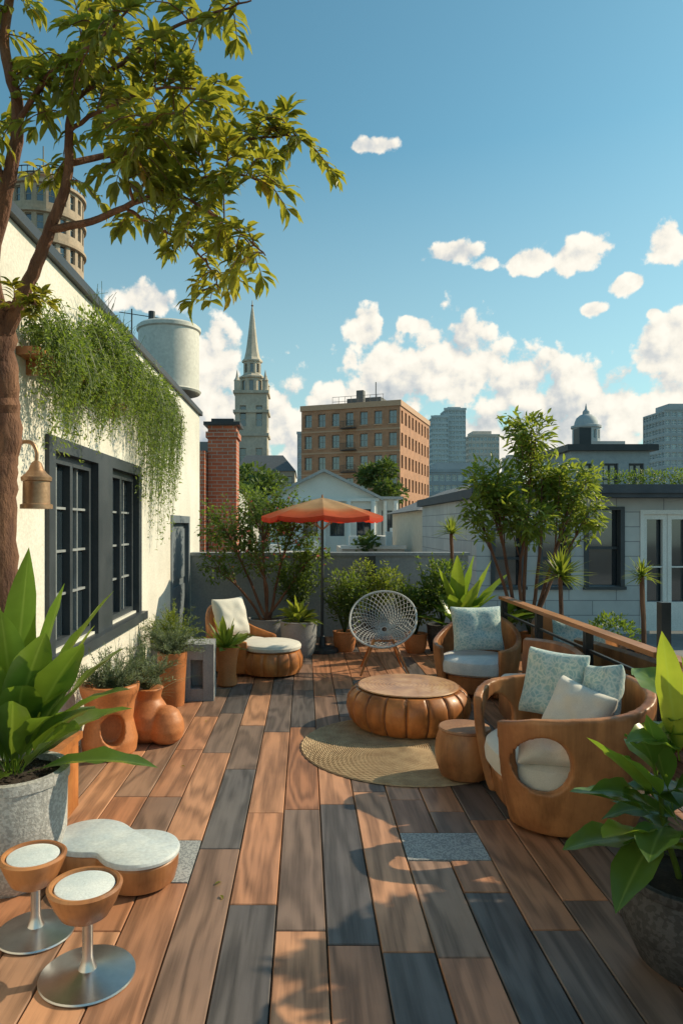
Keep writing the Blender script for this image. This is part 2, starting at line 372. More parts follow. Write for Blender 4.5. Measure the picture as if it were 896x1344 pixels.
b.obj('window_frame',[M_frame,pm('grey_bars',(.22,.24,.25),(.30,.32,.33))],wb,False)
b=MB()
for (a,c) in((4.74,5.72),(6.14,7.12)): b.quad((WX-.085,a,.8),(WX-.085,c,.8),(WX-.085,c,2.22),(WX-.085,a,2.22),.2)
b.obj('window_glass',M_glass,wb,False)
b=MB(); b.box(WX-.12,WX-.06,9.0,10.3,0,1.8); b.box(WX-.06,WX+.015,8.94,9.04,0,1.84);b.box(WX-.06,WX+.015,10.26,10.36,0,1.84);b.box(WX-.06,WX+.015,9.04,10.26,1.74,1.84); b.box(WX-.06,WX-.035,9.12,10.18,.12,.85);b.box(WX-.06,WX-.035,9.12,10.18,.95,1.66)
b.obj('door',pm('blue_grey_door',(.12,.15,.18),(.16,.19,.22)),wb,False)
b=MB(); b.box(WX+.001,WX+.14,4.15,6.2,2.74,2.79); b.box(WX+.001,WX+.16,5.3,8.3,3.02,3.07)
for y in(4.3,5.2,6.0): b.box(WX+.001,WX+.12,y,y+.04,2.65,2.738)
b.obj('plant_shelf',M_woodd,wb,False)
tk=E('roof_tank',(-2.08,10.5,3.6))
b=MB(); tz=3.72
b.lathe([(.47,tz),(.49,tz+.03),(.46,tz+.05),(.46,tz+.93),(.485,tz+.95),(.485,tz+1.0),(.45,tz+1.03),(.02,tz+1.10)],(-2.08,10.5,0),48); b.obj('drum',M_tank,tk,True)
b=MB()
for a in range(4): b.box(-2.08+.3*math.cos(a*1.57+.78)-.04,-2.08+.3*math.cos(a*1.57+.78)+.04,10.5+.3*math.sin(a*1.57+.78)-.04,10.5+.3*math.sin(a*1.57+.78)+.04,3.4,tz+.01)
b.tube([(-2.3,10.3,tz+1.05),(-2.3,10.3,tz+1.2)],.05); b.obj('legs',M_black,tk)
b=MB(); b.tube([(-2.75,10.9,3.4),(-2.75,10.9,5.15)],.012); b.tube([(-2.95,10.9,5.1),(-2.3,10.9,5.0)],.007); b.obj('roof_antenna',M_black)
ln=E('wall_lantern',(-1.6,4.02,1.8)); b=MB(); lx,ly=-1.585,4.05
b.lathe([(.055,1.80),(.092,1.80),(.092,1.825),(.078,1.83),(.076,1.96),(.086,1.965),(.088,1.985),(.06,2.01),(.045,2.03),(.03,2.07),(.012,2.085)],(lx,ly,0),24); b.obj('shade',M_copper,ln)
b=MB(); p,r=spline([(lx,ly,2.08),(lx,ly,2.14),(lx-.03,ly,2.19),(lx-.09,ly,2.19),(lx-.12,ly,2.13),(WX+.01,ly,2.05)],[.012]*6); b.tube(p,r); b.box(WX+.001,WX+.02,ly-.05,ly+.05,1.93,2.12); b.obj('arm',M_copper,ln)
def hanging(name,y0,y1,z0,lenf,n,seed):
    random.seed(seed); b=MB()
    for i in range(n):
        y=U(y0,y1); L=lenf(y)*U(.35,1.0); out=U(.05,.27); x=WX+.05; z=z0+U(-.05,.12)
        up=U(.02,.22) if R()<.5 else U(0,.05)
        pts=[Vector((x,y,z)),Vector((x+out*.5,y+U(-.05,.05),z+up)),Vector((x+out,y+U(-.08,.08),z-L*.25)),Vector((x+out*.9,y+U(-.1,.1),z-L*.6)),Vector((x+out*.75,y+U(-.1,.1),z-L))]
        p,r=spline(pts,[.003,.003,.0025,.002,.001],5,.004); b.tube(p,r,3,.2,0,False)
        tone=U(0,.5)
        for q in p:
            for k in range(3):
                d=Vector((U(-.6,1),U(-1,1),U(-1,.3))); b.sleaf(q+Vector((U(-.02,.02),U(-.02,.02),U(-.025,.025))),d,U(.02,.042),U(.008,.015),min(1,tone+U(0,.5)))
    return b.obj(name,M_leafhang,smooth=False)
hanging('trailing_vine',4.1,5.35,2.86,lambda y:.58+.22*math.sin(y*6),150,3)
hanging('trailing_vine',5.3,8.3,3.12,lambda y:(.62 if y<6.7 else 1.42)*(1+.2*math.sin(y*9)),400,4)
def clump(b,c,r,n,ls,lw,tone=(0,1),up=.3,core=.35):
    for i in range(n):
        v=Vector((U(-1,1),U(-1,1),U(-1,1)))
        while v.length>1 or v.length<1e-3: v=Vector((U(-1,1),U(-1,1),U(-1,1)))
        v=v.normalized()*(v.length**core)
        k=1+.35*mnoise.noise(v*2.3+Vector(c)*1.7)
        p=Vector(c)+Vector((v.x*r[0],v.y*r[1],v.z*r[2]))*k
        d=(v+Vector((U(-.8,.8),U(-.8,.8),U(-.5,.5)+up)))
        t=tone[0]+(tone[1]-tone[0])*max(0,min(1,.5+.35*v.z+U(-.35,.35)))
        b.sleaf(p,d,ls*U(.6,1.2),lw*U(.7,1.2),t)
random.seed(5)
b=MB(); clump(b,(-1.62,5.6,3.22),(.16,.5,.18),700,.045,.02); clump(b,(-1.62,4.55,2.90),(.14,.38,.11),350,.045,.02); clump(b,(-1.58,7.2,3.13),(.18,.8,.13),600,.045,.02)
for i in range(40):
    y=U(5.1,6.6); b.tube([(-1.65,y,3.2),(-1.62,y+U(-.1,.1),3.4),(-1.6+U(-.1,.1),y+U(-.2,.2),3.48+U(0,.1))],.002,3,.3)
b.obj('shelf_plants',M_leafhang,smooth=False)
# ---------------------------------------------------------------- foreground tree
random.seed(11)
tr=E('offframe_shade_tree',(-1.64,3.8,.3))
bw=MB();bl=MB()
def br(pts,rad,k=6,jit=.004,seg=9):
    p,r=spline([W(*q) for q in pts],rad,k,jit); bw.tube(p,r,seg,.5,0); return p
T0=[Vector((-1.63,3.8,.25)),Vector((-1.65,3.8,.8)),W(0,680,3.78),W(6,560,3.75),W(2,450,3.7),W(4,405,3.68)]
p,r=spline(T0,[.115,.098,.092,.085,.075,.06],12,.011); bw.tube(p,r,14)
A=br([(4,430,3.68),(-12,350,3.6),(8,250,3.5),(24,150,3.4),(6,60,3.3),(18,-40,3.2)],[.05,.042,.036,.030,.024,.018])
B=br([(2,445,3.68),(38,370,3.62),(66,300,3.55),(88,235,3.5),(92,150,3.4),(108,60,3.3),(125,-60,3.2)],[.048,.036,.03,.025,.02,.015,.01])
B2=br([(66,300,3.55),(120,290,3.5),(185,262,3.4),(240,240,3.3),(300,228,3.15),(340,236,3.05)],[.022,.018,.014,.010,.007,.004])
B3=br([(90,215,3.5),(165,198,3.6),(245,185,3.6),(320,182,3.5),(375,178,3.45),(395,182,3.4)],[.018,.014,.010,.007,.005,.003])
B4=br([(225,248,3.35),(270,275,3.2),(315,305,3.1),(348,335,3.05)],[.009,.007,.005,.003])
B5=br([(98,130,3.4),(150,90,3.3),(210,45,3.2),(270,20,3.1),(330,0,3.0)],[.014,.011,.008,.006,.003])
B6=br([(24,160,3.4),(70,90,3.2),(120,60,3.05),(170,10,2.95)],[.016,.012,.008,.004])
B7=br([(175,264,3.4),(165,215,3.1),(195,160,3.0),(245,145,2.95)],[.010,.008,.006,.003])
B8=br([(10,240,3.5),(-30,170,3.4),(-40,90,3.3)],[.02,.015,.008])
B9=br([(165,272,3.45),(200,295,3.5),(245,318,3.5),(278,355,3.45),(288,385,3.4)],[.010,.008,.006,.005,.003])
B10=br([(6,405,3.65),(30,398,3.5),(48,400,3.4)],[.012,.008,.004])
B11=br([(92,170,3.42),(150,135,3.3),(215,115,3.2),(280,120,3.1)],[.012,.009,.006,.003])
def twigs(path,a,n,tl=(.10,.26),LL=.10,LW=.032,bias=(0.3,0,-.1)):
    for i in range(n):
        f=a+(1-a)*((i+R())/n); q=path[min(len(path)-1,int(f*(len(path)-1)))]
        d=Vector((U(-1,1),U(-1,1),U(-.8,.9)))+Vector(bias); d.normalize(); L=U(*tl)
        pts=[q,q+d*L*.5+Vector((0,0,.02)),q+d*L+Vector((0,0,-.12*L-.01))]
        p,r=spline(pts,[.004,.003,.0015],4,.002); bw.tube(p,r,5)
        tone=U(0,.6)
        for k,s in enumerate(p[1:]):
            for sd in(-1,1):
                if R()<.22: continue
                ax=d.cross(Z3).normalized()*sd
                dd=d*.7+ax*U(.6,1.1)+Vector((U(-.2,.2),U(-.2,.2),U(-.5,.25)))
                bl.sleaf(s,dd,LL*U(.65,1.15),LW*U(.8,1.2),min(1,tone+U(0,.4)+(.35 if R()<.04 else 0)),0,Vector((U(-.4,.4),U(-.4,.4),1)),.35,.25)
        for k in range(4):
            dd=d+Vector((U(-.8,.8),U(-.8,.8),U(-.7,.3))); bl.sleaf(p[-1],dd,LL*U(.8,1.2),LW*U(.8,1.2),min(1,tone+U(0,.4)),0,Vector((U(-.4,.4),U(-.4,.4),1)),.35,.25)
twigs(A,.6,12);twigs(B,.5,16);twigs(B2,.4,26,bias=(.1,0,.1));twigs(B3,.25,28,bias=(.1,0,.1));twigs(B4,.1,14,(.08,.2),bias=(0,0,-.4));twigs(B5,.15,18)
twigs(B6,.2,16);twigs(B7,.2,22);twigs(B8,.3,8);twigs(B9,.15,16,(.08,.2),bias=(0,0,-.4));twigs(B10,.2,7,(.05,.12),.07,.03);twigs(B11,.2,18)
bw.obj('trunk_and_branches',M_bark,tr); bl.obj('leaves',M_leaftree,tr,False)
b=MB(); b.box(-1.735,-1.36,3.58,4.12,.02,.42); b.box(-1.745,-1.34,3.56,4.14,.42,.46)
b.obj('wooden_planter',M_wood,smooth=False)
# ---------------------------------------------------------------- pots & plants
def pot(name,prof,c,mt,seg=36,lob=None,sx=1,soil=True,parent=None):
    p=E(name,(c[0],c[1],c[2] if len(c)>2 else 0)) if not parent else parent
    z0=c[2] if len(c)>2 else 0
    b=MB(); b.lathe(prof,(c[0],c[1],z0),seg,lob=lob,sx=sx,cap=False)
    b.lathe([(0.001,prof[0][1]),(prof[0][0],prof[0][1]+.0)],(c[0],c[1],z0),seg,sx=sx,cap=False); b.obj('pot',mt,p)
    if soil:
        top=max(z for r,z in prof); rr=[r for r,z in prof if z==top][0]
        b=MB(); b.lathe([(rr*.97-.01,top-.035),(.001,top-.02)],(c[0],c[1],z0),seg,sx=sx,cap=False); b.obj('soil',M_soil,p)
    return p
def potprof(rb,rm,rt,h,rim=.02,th=.018):
    return [(rb,0),(rb+(rm-rb)*.5,h*.12),(rm,h*.45),(rm*.5+rt*.5,h*.8),(rt,h-rim),(rt+.008,h-rim+.004),(rt+.008,h),(rt-th,h),(rt-th-.004,h-.05)]
def broadplant(name,c,z,n,L,Wd,el=(25,85),droop=(.15,.5),mt=M_leafbig,seed=1,az=None,parent=None,tone=(0,1),spread=.05,pet=.2,wavy=.12):
    random.seed(seed); b=MB()
    for i in range(n):
        f=(i+.5)/n; e=math.radians(el[0]+(el[1]-el[0])*f+U(-6,6)); a=i*2.399+U(-.3,.3)
        d=Vector((math.cos(a)*math.cos(e),math.sin(a)*math.cos(e),math.sin(e)))
        ll=U(*L); base=Vector((c[0]+math.cos(a)*spread*R(),c[1]+math.sin(a)*spread*R(),z))
        b.leaf(base,d,ll,Wd*U(.8,1.15)*(ll/((L[0]+L[1])/2)),U(*droop),tone[0]+(tone[1]-tone[0])*min(1,max(0,U(0,.8)+.2*f)),12,.28,pet=pet,roll=U(-.5,.5),pw=.85,wavy=wavy)
    return b.obj(name,mt,parent)
def aimed(P,c,z,Y,lst,mt=M_leafbig):
    b=MB()
    for (px,py,yy,Wd,dr,t) in lst:
        tip=W(px,py,yy); base=Vector((c[0]+U(-.04,.04),c[1]+U(-.04,.04),z)); d=tip-base; LL=d.length; d2=(d.normalized()+Vector((0,0,dr))); k=d2.length; 
        b.leaf(base,d2,LL*k,Wd,dr/k,t,14,.25,pet=.22,wavy=.1,roll=U(-.4,.4))
    b.obj('outer_leaves',mt,P)
c=(-1.40,3.28); P=pot('concrete_planter_with_broadleaf_plant',potprof(.16,.25,.255,.54,.05,.03),c,M_stone,44)
broadplant('leaves',c,.50,20,(.5,.82),.17,(22,80),(.12,.36),seed=21,parent=P,tone=(0,.7))
random.seed(14)
aimed(P,c,.50,3.2,[(38,718,3.1,.19,.05,.6),(-20,740,3.2,.19,.05,.5),(85,765,3.3,.19,.08,.7),(150,775,3.1,.20,.25,.8),(172,905,3.0,.17,.4,.45),(110,845,2.95,.20,.3,.6),(60,830,2.9,.19,.3,.35),(0,800,2.95,.19,.25,.55),(165,850,3.3,.17,.35,.6),(30,900,2.9,.19,.5,.4),(130,930,3.0,.15,.45,.3),(-30,850,2.9,.18,.3,.5),(125,820,3.4,.18,.2,.9),(70,940,2.95,.16,.5,.6)])
b=MB()
for i in range(260):
    a=R()*6.28;r=.2*R()**.5; b.sleaf((c[0]+r*math.cos(a),c[1]+r*math.sin(a),.515),(U(-1,1),U(-1,1),.2),.02,.014,R())
b.obj('bark_mulch',M_soil,P,False)
# right foreground plant: broad leaves on short stems
c=(1.47,2.62); P=pot('stone_planter_with_broadleaf_plant',[(.13,0),(.18,.04),(.245,.18),(.255,.25),(.235,.33),(.245,.345),(.245,.37),(.215,.37),(.21,.32)],c,M_dpot,44)
random.seed(8); b=MB(); bs=MB()
for (dx,dy,hh) in((.0,0,.62),(-.10,.03,.40),(.12,.08,.55),(-.02,-.10,.34),(.18,-.06,.45)):
    p,r=spline([(c[0]+dx*.3,c[1]+dy*.3,.33),(c[0]+dx*.8,c[1]+dy*.8,.33+hh*.5),(c[0]+dx*1.1,c[1]+dy*1.1,.33+hh)],[.012,.010,.007],4,.003); bs.tube(p,r,6)
    for i,q in enumerate(p[2:]):
        f=i/len(p); a=i*2.4+dx*40+U(-.4,.4)
        e_=math.radians(U(10,35)+35*f); d=Vector((math.cos(a)*math.cos(e_),math.sin(a)*math.cos(e_),math.sin(e_)))
        if d.y<-.3: d.y*=.4
        b.leaf(q,d,U(.34,.46),U(.13,.165),U(.2,.6),min(1,U(.05,.7)+.3*f),12,.3,pet=.2,wavy=.14,roll=U(-.5,.5),pw=.8)
    for kk in range(2): b.leaf(p[-1],(U(-.5,.5),U(-.3,.5),1),U(.24,.34),.11,.1,U(.6,1),10,.35,pet=.12,wavy=.1)
tip=W(868,828,2.55); base=Vector((c[0]-.04,c[1],.80)); b.leaf(base,tip-base,(tip-base).length,.13,.0,1,14,.3,pet=.08,wavy=.1)
for (px,py,yy,dr,t,wd) in((733,1112,2.5,.3,.6,.16),(765,962,2.6,.12,.8,.13),(742,1035,2.6,.2,.6,.15),(815,1190,2.3,.3,.5,.15),(785,1095,2.35,.25,.85,.15),(850,1130,2.25,.3,.4,.15),(812,985,2.5,.15,.7,.14),(846,930,2.6,.1,.55,.12)):
    tip=W(px,py,yy); base=Vector((c[0]-.06+U(-.03,.03),c[1],.45+U(0,.15))); d=tip-base; b.leaf(base,d.normalized()+Vector((0,0,dr)),d.length*1.05,wd,dr,t,14,.3,pet=.32,wavy=.12,roll=U(-.3,.3))
b.obj('leaves',M_leafbig,P); bs.obj('stems',M_leafmd,P)
TZ=-.35
def smalltree(name,base,crowns,ls,lw,mt,seed,sr=.02,tone=(0,1),core=.7):
    random.seed(seed); e=E(name,base); bw=MB(); bl=MB(); bx=Vector(base)
    for (cx,cy,cz,rx,ry,rz,nn) in crowns:
        top=Vector((cx,cy,cz)); mid=bx.lerp(top,.5)+Vector((U(-.08,.08),U(-.08,.08),.05))
        p,r=spline([bx+Vector((U(-.05,.05),U(-.05,.05),0)),mid,top],[sr,sr*.7,sr*.3],6,.006); bw.tube(p,r,7)
        for i in range(max(5,nn//45)):
            v=Vector((U(-1,1),U(-1,1),U(-.7,1))); v=v.normalized()*U(.5,1.25); q=top+Vector((v.x*rx,v.y*ry,v.z*rz)); s=p[-max(2,int(U(2,7)))]
            pp,rr=spline([s,s.lerp(q,.5)+Vector((0,0,.04)),q],[sr*.3,sr*.2,.002],6,.004); bw.tube(pp,rr,4)
            tn=U(0,.5)
            for s2 in pp[4:]:
                for k in range(4):
                    d=(q-s)*.5/max(.01,(q-s).length)+Vector((U(-1,1),U(-1,1),U(-.9,.5))); bl.sleaf(s2+Vector((U(-.03,.03),U(-.03,.03),U(-.03,.03)))*2,d,ls*U(.6,1.2),lw*U(.8,1.2),tone[0]+(tone[1]-tone[0])*min(1,tn+U(0,.5)))
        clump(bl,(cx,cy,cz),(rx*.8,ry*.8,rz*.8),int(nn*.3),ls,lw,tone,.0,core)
    bw.obj('stems',M_bark,e); bl.obj('leaves',mt,e,False); return e
smalltree('offframe_shade_tree',(3.2,3.5,TZ+.4),[(2.80,3.35,1.55,.30,.3,.28,240),(3.15,3.55,1.85,.35,.35,.3,300),(3.25,3.8,1.55,.32,.3,.25,240),(2.95,3.25,1.15,.25,.25,.2,160),(3.6,3.65,2.1,.35,.35,.3,240),(3.5,3.4,1.7,.3,.3,.25,200)],.22,.085,M_leaftree,31,sr=.035)  # unseen tree right of frame, added and shaped to throw leaf shadows on deck
pot('shade_tree_planter',potprof(.22,.3,.3,.5),(3.2,3.5,TZ),M_dpot)  # planter added out of view to hold the shadow-casting tree
tX,tY=2.62,8.2
def wc(px,py,Y,rx,ry,rz,n):
    q=W(px,py,Y); return (q.x,q.y,q.z,rx,ry,rz,n)
smalltree('ornamental_tree',(tX,tY,TZ+.45),[wc(645,632,8.1,.36,.3,.30,750),wc(698,572,8.2,.34,.3,.28,650),wc(712,625,8.3,.40,.3,.30,700),wc(752,640,8.2,.32,.3,.28,600),wc(690,680,8.0,.38,.3,.24,600),wc(768,680,8.3,.24,.2,.18,320),wc(628,672,8.0,.2,.2,.16,240)],.13,.036,M_leafmd,41,sr=.028,tone=(.15,1))
pot('grey_planter',potprof(.2,.27,.28,.5),(tX,tY,TZ),M_conc)
def spiky(name,c,z,L,n,Wd=.03,seed=1,mt=M_leafmd,trunk=None,el=(-15,88),droop=(.05,.3)):
    random.seed(seed); e=E(name,(c[0],c[1],trunk if trunk is not None else z)); b=MB()
    for i in range(n):
        a=R()*6.283; el_=math.radians(U(*el)); d=Vector((math.cos(a)*math.cos(el_),math.sin(a)*math.cos(el_),math.sin(el_)))
        b.leaf((c[0],c[1],z+U(-.03,.03)),d,L*U(.75,1.1),Wd,U(*droop),R(),5,.3,pet=0,pw=.5,wavy=0)
    b.obj('leaves',mt,e)
    if trunk is not None:
        b=MB(); p,r=spline([(c[0],c[1],trunk),(c[0]+.02,c[1],(trunk+z)/2),(c[0],c[1],z)],[.03,.025,.025],5,.003); b.tube(p,r,8); b.obj('stem',M_bark,e)
    return e
q=W(735,757,7.6); spiky('yucca_plant',(q.x,7.6),q.z,.38,110,.036,51,trunk=TZ)
q=W(842,757,7.0); spiky('yucca_plant',(q.x,7.0),q.z,.24,80,.024,52,trunk=TZ)
q=W(592,700,9.8); spiky('yucca_plant',(q.x,9.8),q.z,.32,70,.03,53,trunk=.0)
c=(2.02,8.9); P=pot('bowl_planter_with_bird_of_paradise',potprof(.15,.2,.21,.36),c,M_dpot)
broadplant('leaves',c,.33,20,(.6,.95),.19,(20,80),(.1,.4),seed=61,parent=P,tone=(.2,.8),mt=M_leafbig)
random.seed(6); aimed(P,c,.33,8.9,[(575,745,8.8,.20,.1,.9),(600,728,8.8,.19,.08,.95),(622,728,9.0,.20,.05,.8),(645,735,8.9,.20,.05,1.0),(668,752,8.9,.19,.15,.9),(590,780,8.6,.19,.25,.85),(655,780,8.6,.19,.25,.8),(630,760,8.5,.20,.1,.95)])
def shrub(name,px,Y,rb,h,mt_pot,crown,mt,seed,n=900,ls=.06,lw=.025):
    X=(px-400)/F*Y; P=pot(name,potprof(rb*.75,rb,rb*1.02,h),(X,Y),mt_pot)
    random.seed(seed); b=MB()
    rx,rz,zc=crown
    for k in range(7):
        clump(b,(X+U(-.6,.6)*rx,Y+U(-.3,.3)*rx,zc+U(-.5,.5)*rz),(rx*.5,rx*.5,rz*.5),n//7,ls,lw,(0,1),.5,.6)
    for k in range(22):
        a=R()*6.28; p,r=spline([(X,Y,h-.04),(X+.3*rx*math.cos(a),Y+.3*rx*math.sin(a),(h+zc)/2),(X+1.0*rx*math.cos(a),Y+.6*rx*math.sin(a),zc+U(-.1,1.1)*rz)],[.006,.005,.002],5,.004); b.tube(p,r,4,0)
        for q in p[5:]:
            for s in range(3): b.sleaf(q,(U(-1,1),U(-1,1),U(-.3,1)),ls,lw,U(.3,1))
    b.obj('foliage',mt,P,False); return P
shrub('terracotta_pot_with_shrub',452,9.3,.15,.27,M_terra,(.32,.36,.74),M_leafdk,71,1500)
shrub('dark_pot_with_shrub',495,9.9,.2,.35,M_dpot,(.38,.36,.84),M_leafmd,72,1300)
shrub('terracotta_pot_with_shrub',545,9.2,.15,.26,M_terra,(.32,.32,.70),M_leafdk,73,1500)
shrub('dark_pot_with_shrub',580,9.3,.2,.36,M_dpot,(.36,.42,.86),M_leafdk,74,1700)
shrub('dark_pot_with_shrub',392,10.0,.2,.36,M_dpot,(.34,.36,.90),M_leafdk,75,1200)
c=(-.08,8.95); P=pot('grey_pot_with_leafy_plant',potprof(.17,.23,.24,.46),c,M_conc,40)
broadplant('leaves',c,.44,50,(.24,.45),.075,(10,88),(.15,.5),seed=77,parent=P,mt=M_leafmd,tone=(.2,1),wavy=0)
smalltree('flowering_shrub',(-.55,9.95,.3),[(-1.15,9.9,1.65,.5,.3,.42,1000),(-.6,10.0,1.95,.5,.3,.40,1000),(-.15,9.9,1.7,.42,.3,.40,900),(-.7,9.85,1.25,.5,.3,.35,650),(.1,9.95,1.25,.3,.25,.3,500),(-1.3,9.9,1.1,.25,.25,.3,400)],.07,.032,M_leafdk,81,sr=.024,tone=(.4,1))
pot('shrub_planter',potprof(.2,.27,.28,.36),(-.55,9.95),M_conc)
b=MB(); random.seed(9)
for i in range(60):
    q=Vector((U(-1.4,.3),U(9.55,9.8),U(1.1,2.1)))
    for k in range(5): b.sleaf(q,(U(-1,1),U(-1,.3),U(-.3,1)),.028,.02,R())
b.obj('shrub_blossoms',M_pink,smooth=False)
c=G(144,990); b=MB(); h=.53
b.lathe([(.15,0),(.195,.03),(.205,.12),(.17,.27),(.185,.40),(.215,.48),(.22,h),(.175,h),(.155,h-.1),(.10,h-.14)],(c[0]+.0,c[1],0),48)
o=b.obj('sculptural_terracotta_pot',M_terra)
b=MB(); b.lathe([(.085,-.30),(.085,.30)],(0,0,0),28,sx=1,sy=1.35,M=Matrix.Rotation(math.radians(90),3,'X')); cu=b.obj('cut',M_terra,org=False); cu.rotation_euler=(0,0,math.radians(28))
cu.location=(c[0]+.17,c[1]-.34,.22); cutremesh(o,[cu],.009,M_terra,6)
c=G(200,972); b=MB()
def ball(b,c,r,sz=1,seg=28,rows=16): b.lathe([(max(.001,r*math.sin(math.pi*i/rows)),-r*sz*math.cos(math.pi*i/rows)) for i in range(rows+1)],c,seg,cap=False)
# gourd body: one lathe with waist + side bulb, merged by voxel remesh
b.lathe([(.001,.0),(.10,.005),(.16,.05),(.19,.13),(.18,.22),(.14,.29),(.105,.34),(.115,.39),(.13,.42),(.11,.425),(.001,.40)],(c[0]-.04,c[1],0),36,cap=False)
b.lathe([(.001,.0),(.08,.005),(.125,.04),(.145,.11),(.135,.18),(.10,.25),(.05,.285),(.001,.29)],(c[0]+.12,c[1]-.06,0),32,cap=False)
o=b.obj('gourd_terracotta_pot',M_terra); cutremesh(o,[],.010,M_terra,8)
gx,gy=c
def grass(name,c,z,n,L,mt,seed,el=(20,88),Wd=.008,droop=(.1,.6),tone=(0,1)):
    random.seed(seed); b=MB()
    for i in range(n):
        a=R()*6.283; e=math.radians(U(*el)); d=Vector((math.cos(a)*math.cos(e),math.sin(a)*math.cos(e),math.sin(e)))
        b.leaf((c[0]+U(-.03,.03),c[1]+U(-.03,.03),z),d,L*U(.5,1.1),Wd,U(*droop),U(*tone),6,.3,pet=0,pw=.6)
    return b.obj(name,mt)
def feathery(name,c,z,n,L,mt,seed,el=(20,85)):
    random.seed(seed); b=MB()
    for i in range(n):
        a=R()*6.283; e=math.radians(U(*el)); d=Vector((math.cos(a)*math.cos(e),math.sin(a)*math.cos(e),math.sin(e))); LL=L*U(.5,1.1); dr=U(.1,.5)
        pts=[Vector((c[0],c[1],z))+d*LL*t+Vector((0,0,-dr*LL*t*t)) for t in [k/9 for k in range(10)]]
        b.tube(pts,[.0025]*9+[.001],3,.3,0,False); tn=U(0,.5)
        for k in range(2,10):
            for s in range(5): b.sleaf(pts[k]+Vector((U(-.01,.01),)*3),d*.6+Vector((U(-1,1),U(-1,1),U(-.6,1))),U(.03,.055),.006,tn+U(0,.5))
    return b.obj(name,mt,smooth=False)
c=G(144,990); feathery('feathery_plant',(c[0],c[1]),.42,75,.46,M_leafgy,91,(40,88))
feathery('feathery_plant',(gx-.04,gy),.38,75,.46,M_leafgy,92,(48,88))
c=G(226,925); P=pot('tall_terracotta_pot',[(.11,0),(.115,.02),(.125,.25),(.14,.46),(.14,.50),(.115,.50),(.11,.44)],c,M_terra); feathery('feathery_plant',c,.46,80,.46,M_leafgy,93)
c2=(-1.42,7.3); P=pot('grey_pot',potprof(.17,.22,.22,.50),c2,M_conc); 
feathery('rosemary_bush',c2,.48,110,.46,M_leafmd,94,(10,88))
c=G(260,915); e=E('concrete_block_stool',(c[0],c[1],0)); b=MB(); M=Matrix.Translation((c[0],c[1],0))@Matrix.Rotation(math.radians(4),4,'Z')
w=.165;d=.17;hh=.55
b.box(-w,-.06,-d,d,0,hh,M=M);b.box(.06,w,-d,d,0,hh,M=M);b.box(-.059,.059,-d+.002,d,.40,hh-.001,M=M);b.box(-.059,.059,-d+.002,d,0.001,.12,M=M);b.box(-.059,.059,-.01,d-.01,.12,.40,M=M)
o=b.obj('block',M_conc,e,False)
c=G(298,900); pot('terracotta_pot',[(.09,0),(.11,.02),(.095,.15),(.11,.30),(.135,.40),(.135,.42),(.115,.42),(.105,.36)],c,M_terra)
broadplant('agave_plant',(c[0]-.02,c[1]),.39,44,(.24,.42),.06,(5,85),(.02,.25),seed=99,mt=M_leafmd,tone=(.3,1),pet=.0,wavy=0)
grass('grass_clump',(-1.55,6.0),.0,220,.95,M_leafgy,101,(40,88),.010)
# ---------------------------------------------------------------- furniture
def pillow(name,loc,w,h,t,rot,mt,parent=None,n=14):
    b=MB(); vs=[];M=Matrix.Translation(loc)@rot.to_4x4()
    for s in(1,-1):
        for i in range(n+1):
            for j in range(n+1):
                u=-1+2*i/n;v=-1+2*j/n; k=max(0,(1-u**4)*(1-v**4))**.45
                x=u*w/2*(1-.07*(1-v*v));z=v*h/2*(1-.07*(1-u*u))
                wr=.03*mnoise.noise(Vector((u*2.4+loc[0]*3,v*2.4,s+loc[1])))
                vs.append(M@Vector((x,s*(t/2*k+wr*k),z)))
    m=(n+1)**2; fs=[]
    for s in range(2):
        for i in range(n):
            for j in range(n):
                a=s*m+i*(n+1)+j; f=(a,a+1,a+n+2,a+n+1); fs.append(f if s==0 else f[::-1])
    b.add(vs,fs); o=b.obj(name,mt,parent,sharp=80)
    md=o.modifiers.new('w','WELD'); md.merge_threshold=.0015
    md=o.modifiers.new('s','SUBSURF'); md.levels=1; md.render_levels=1
    return o
def rot(ax,ay,az):
    return Matrix.Rotation(math.radians(az),3,'Z')@Matrix.Rotation(math.radians(ay),3,'Y')@Matrix.Rotation(math.radians(ax),3,'X')
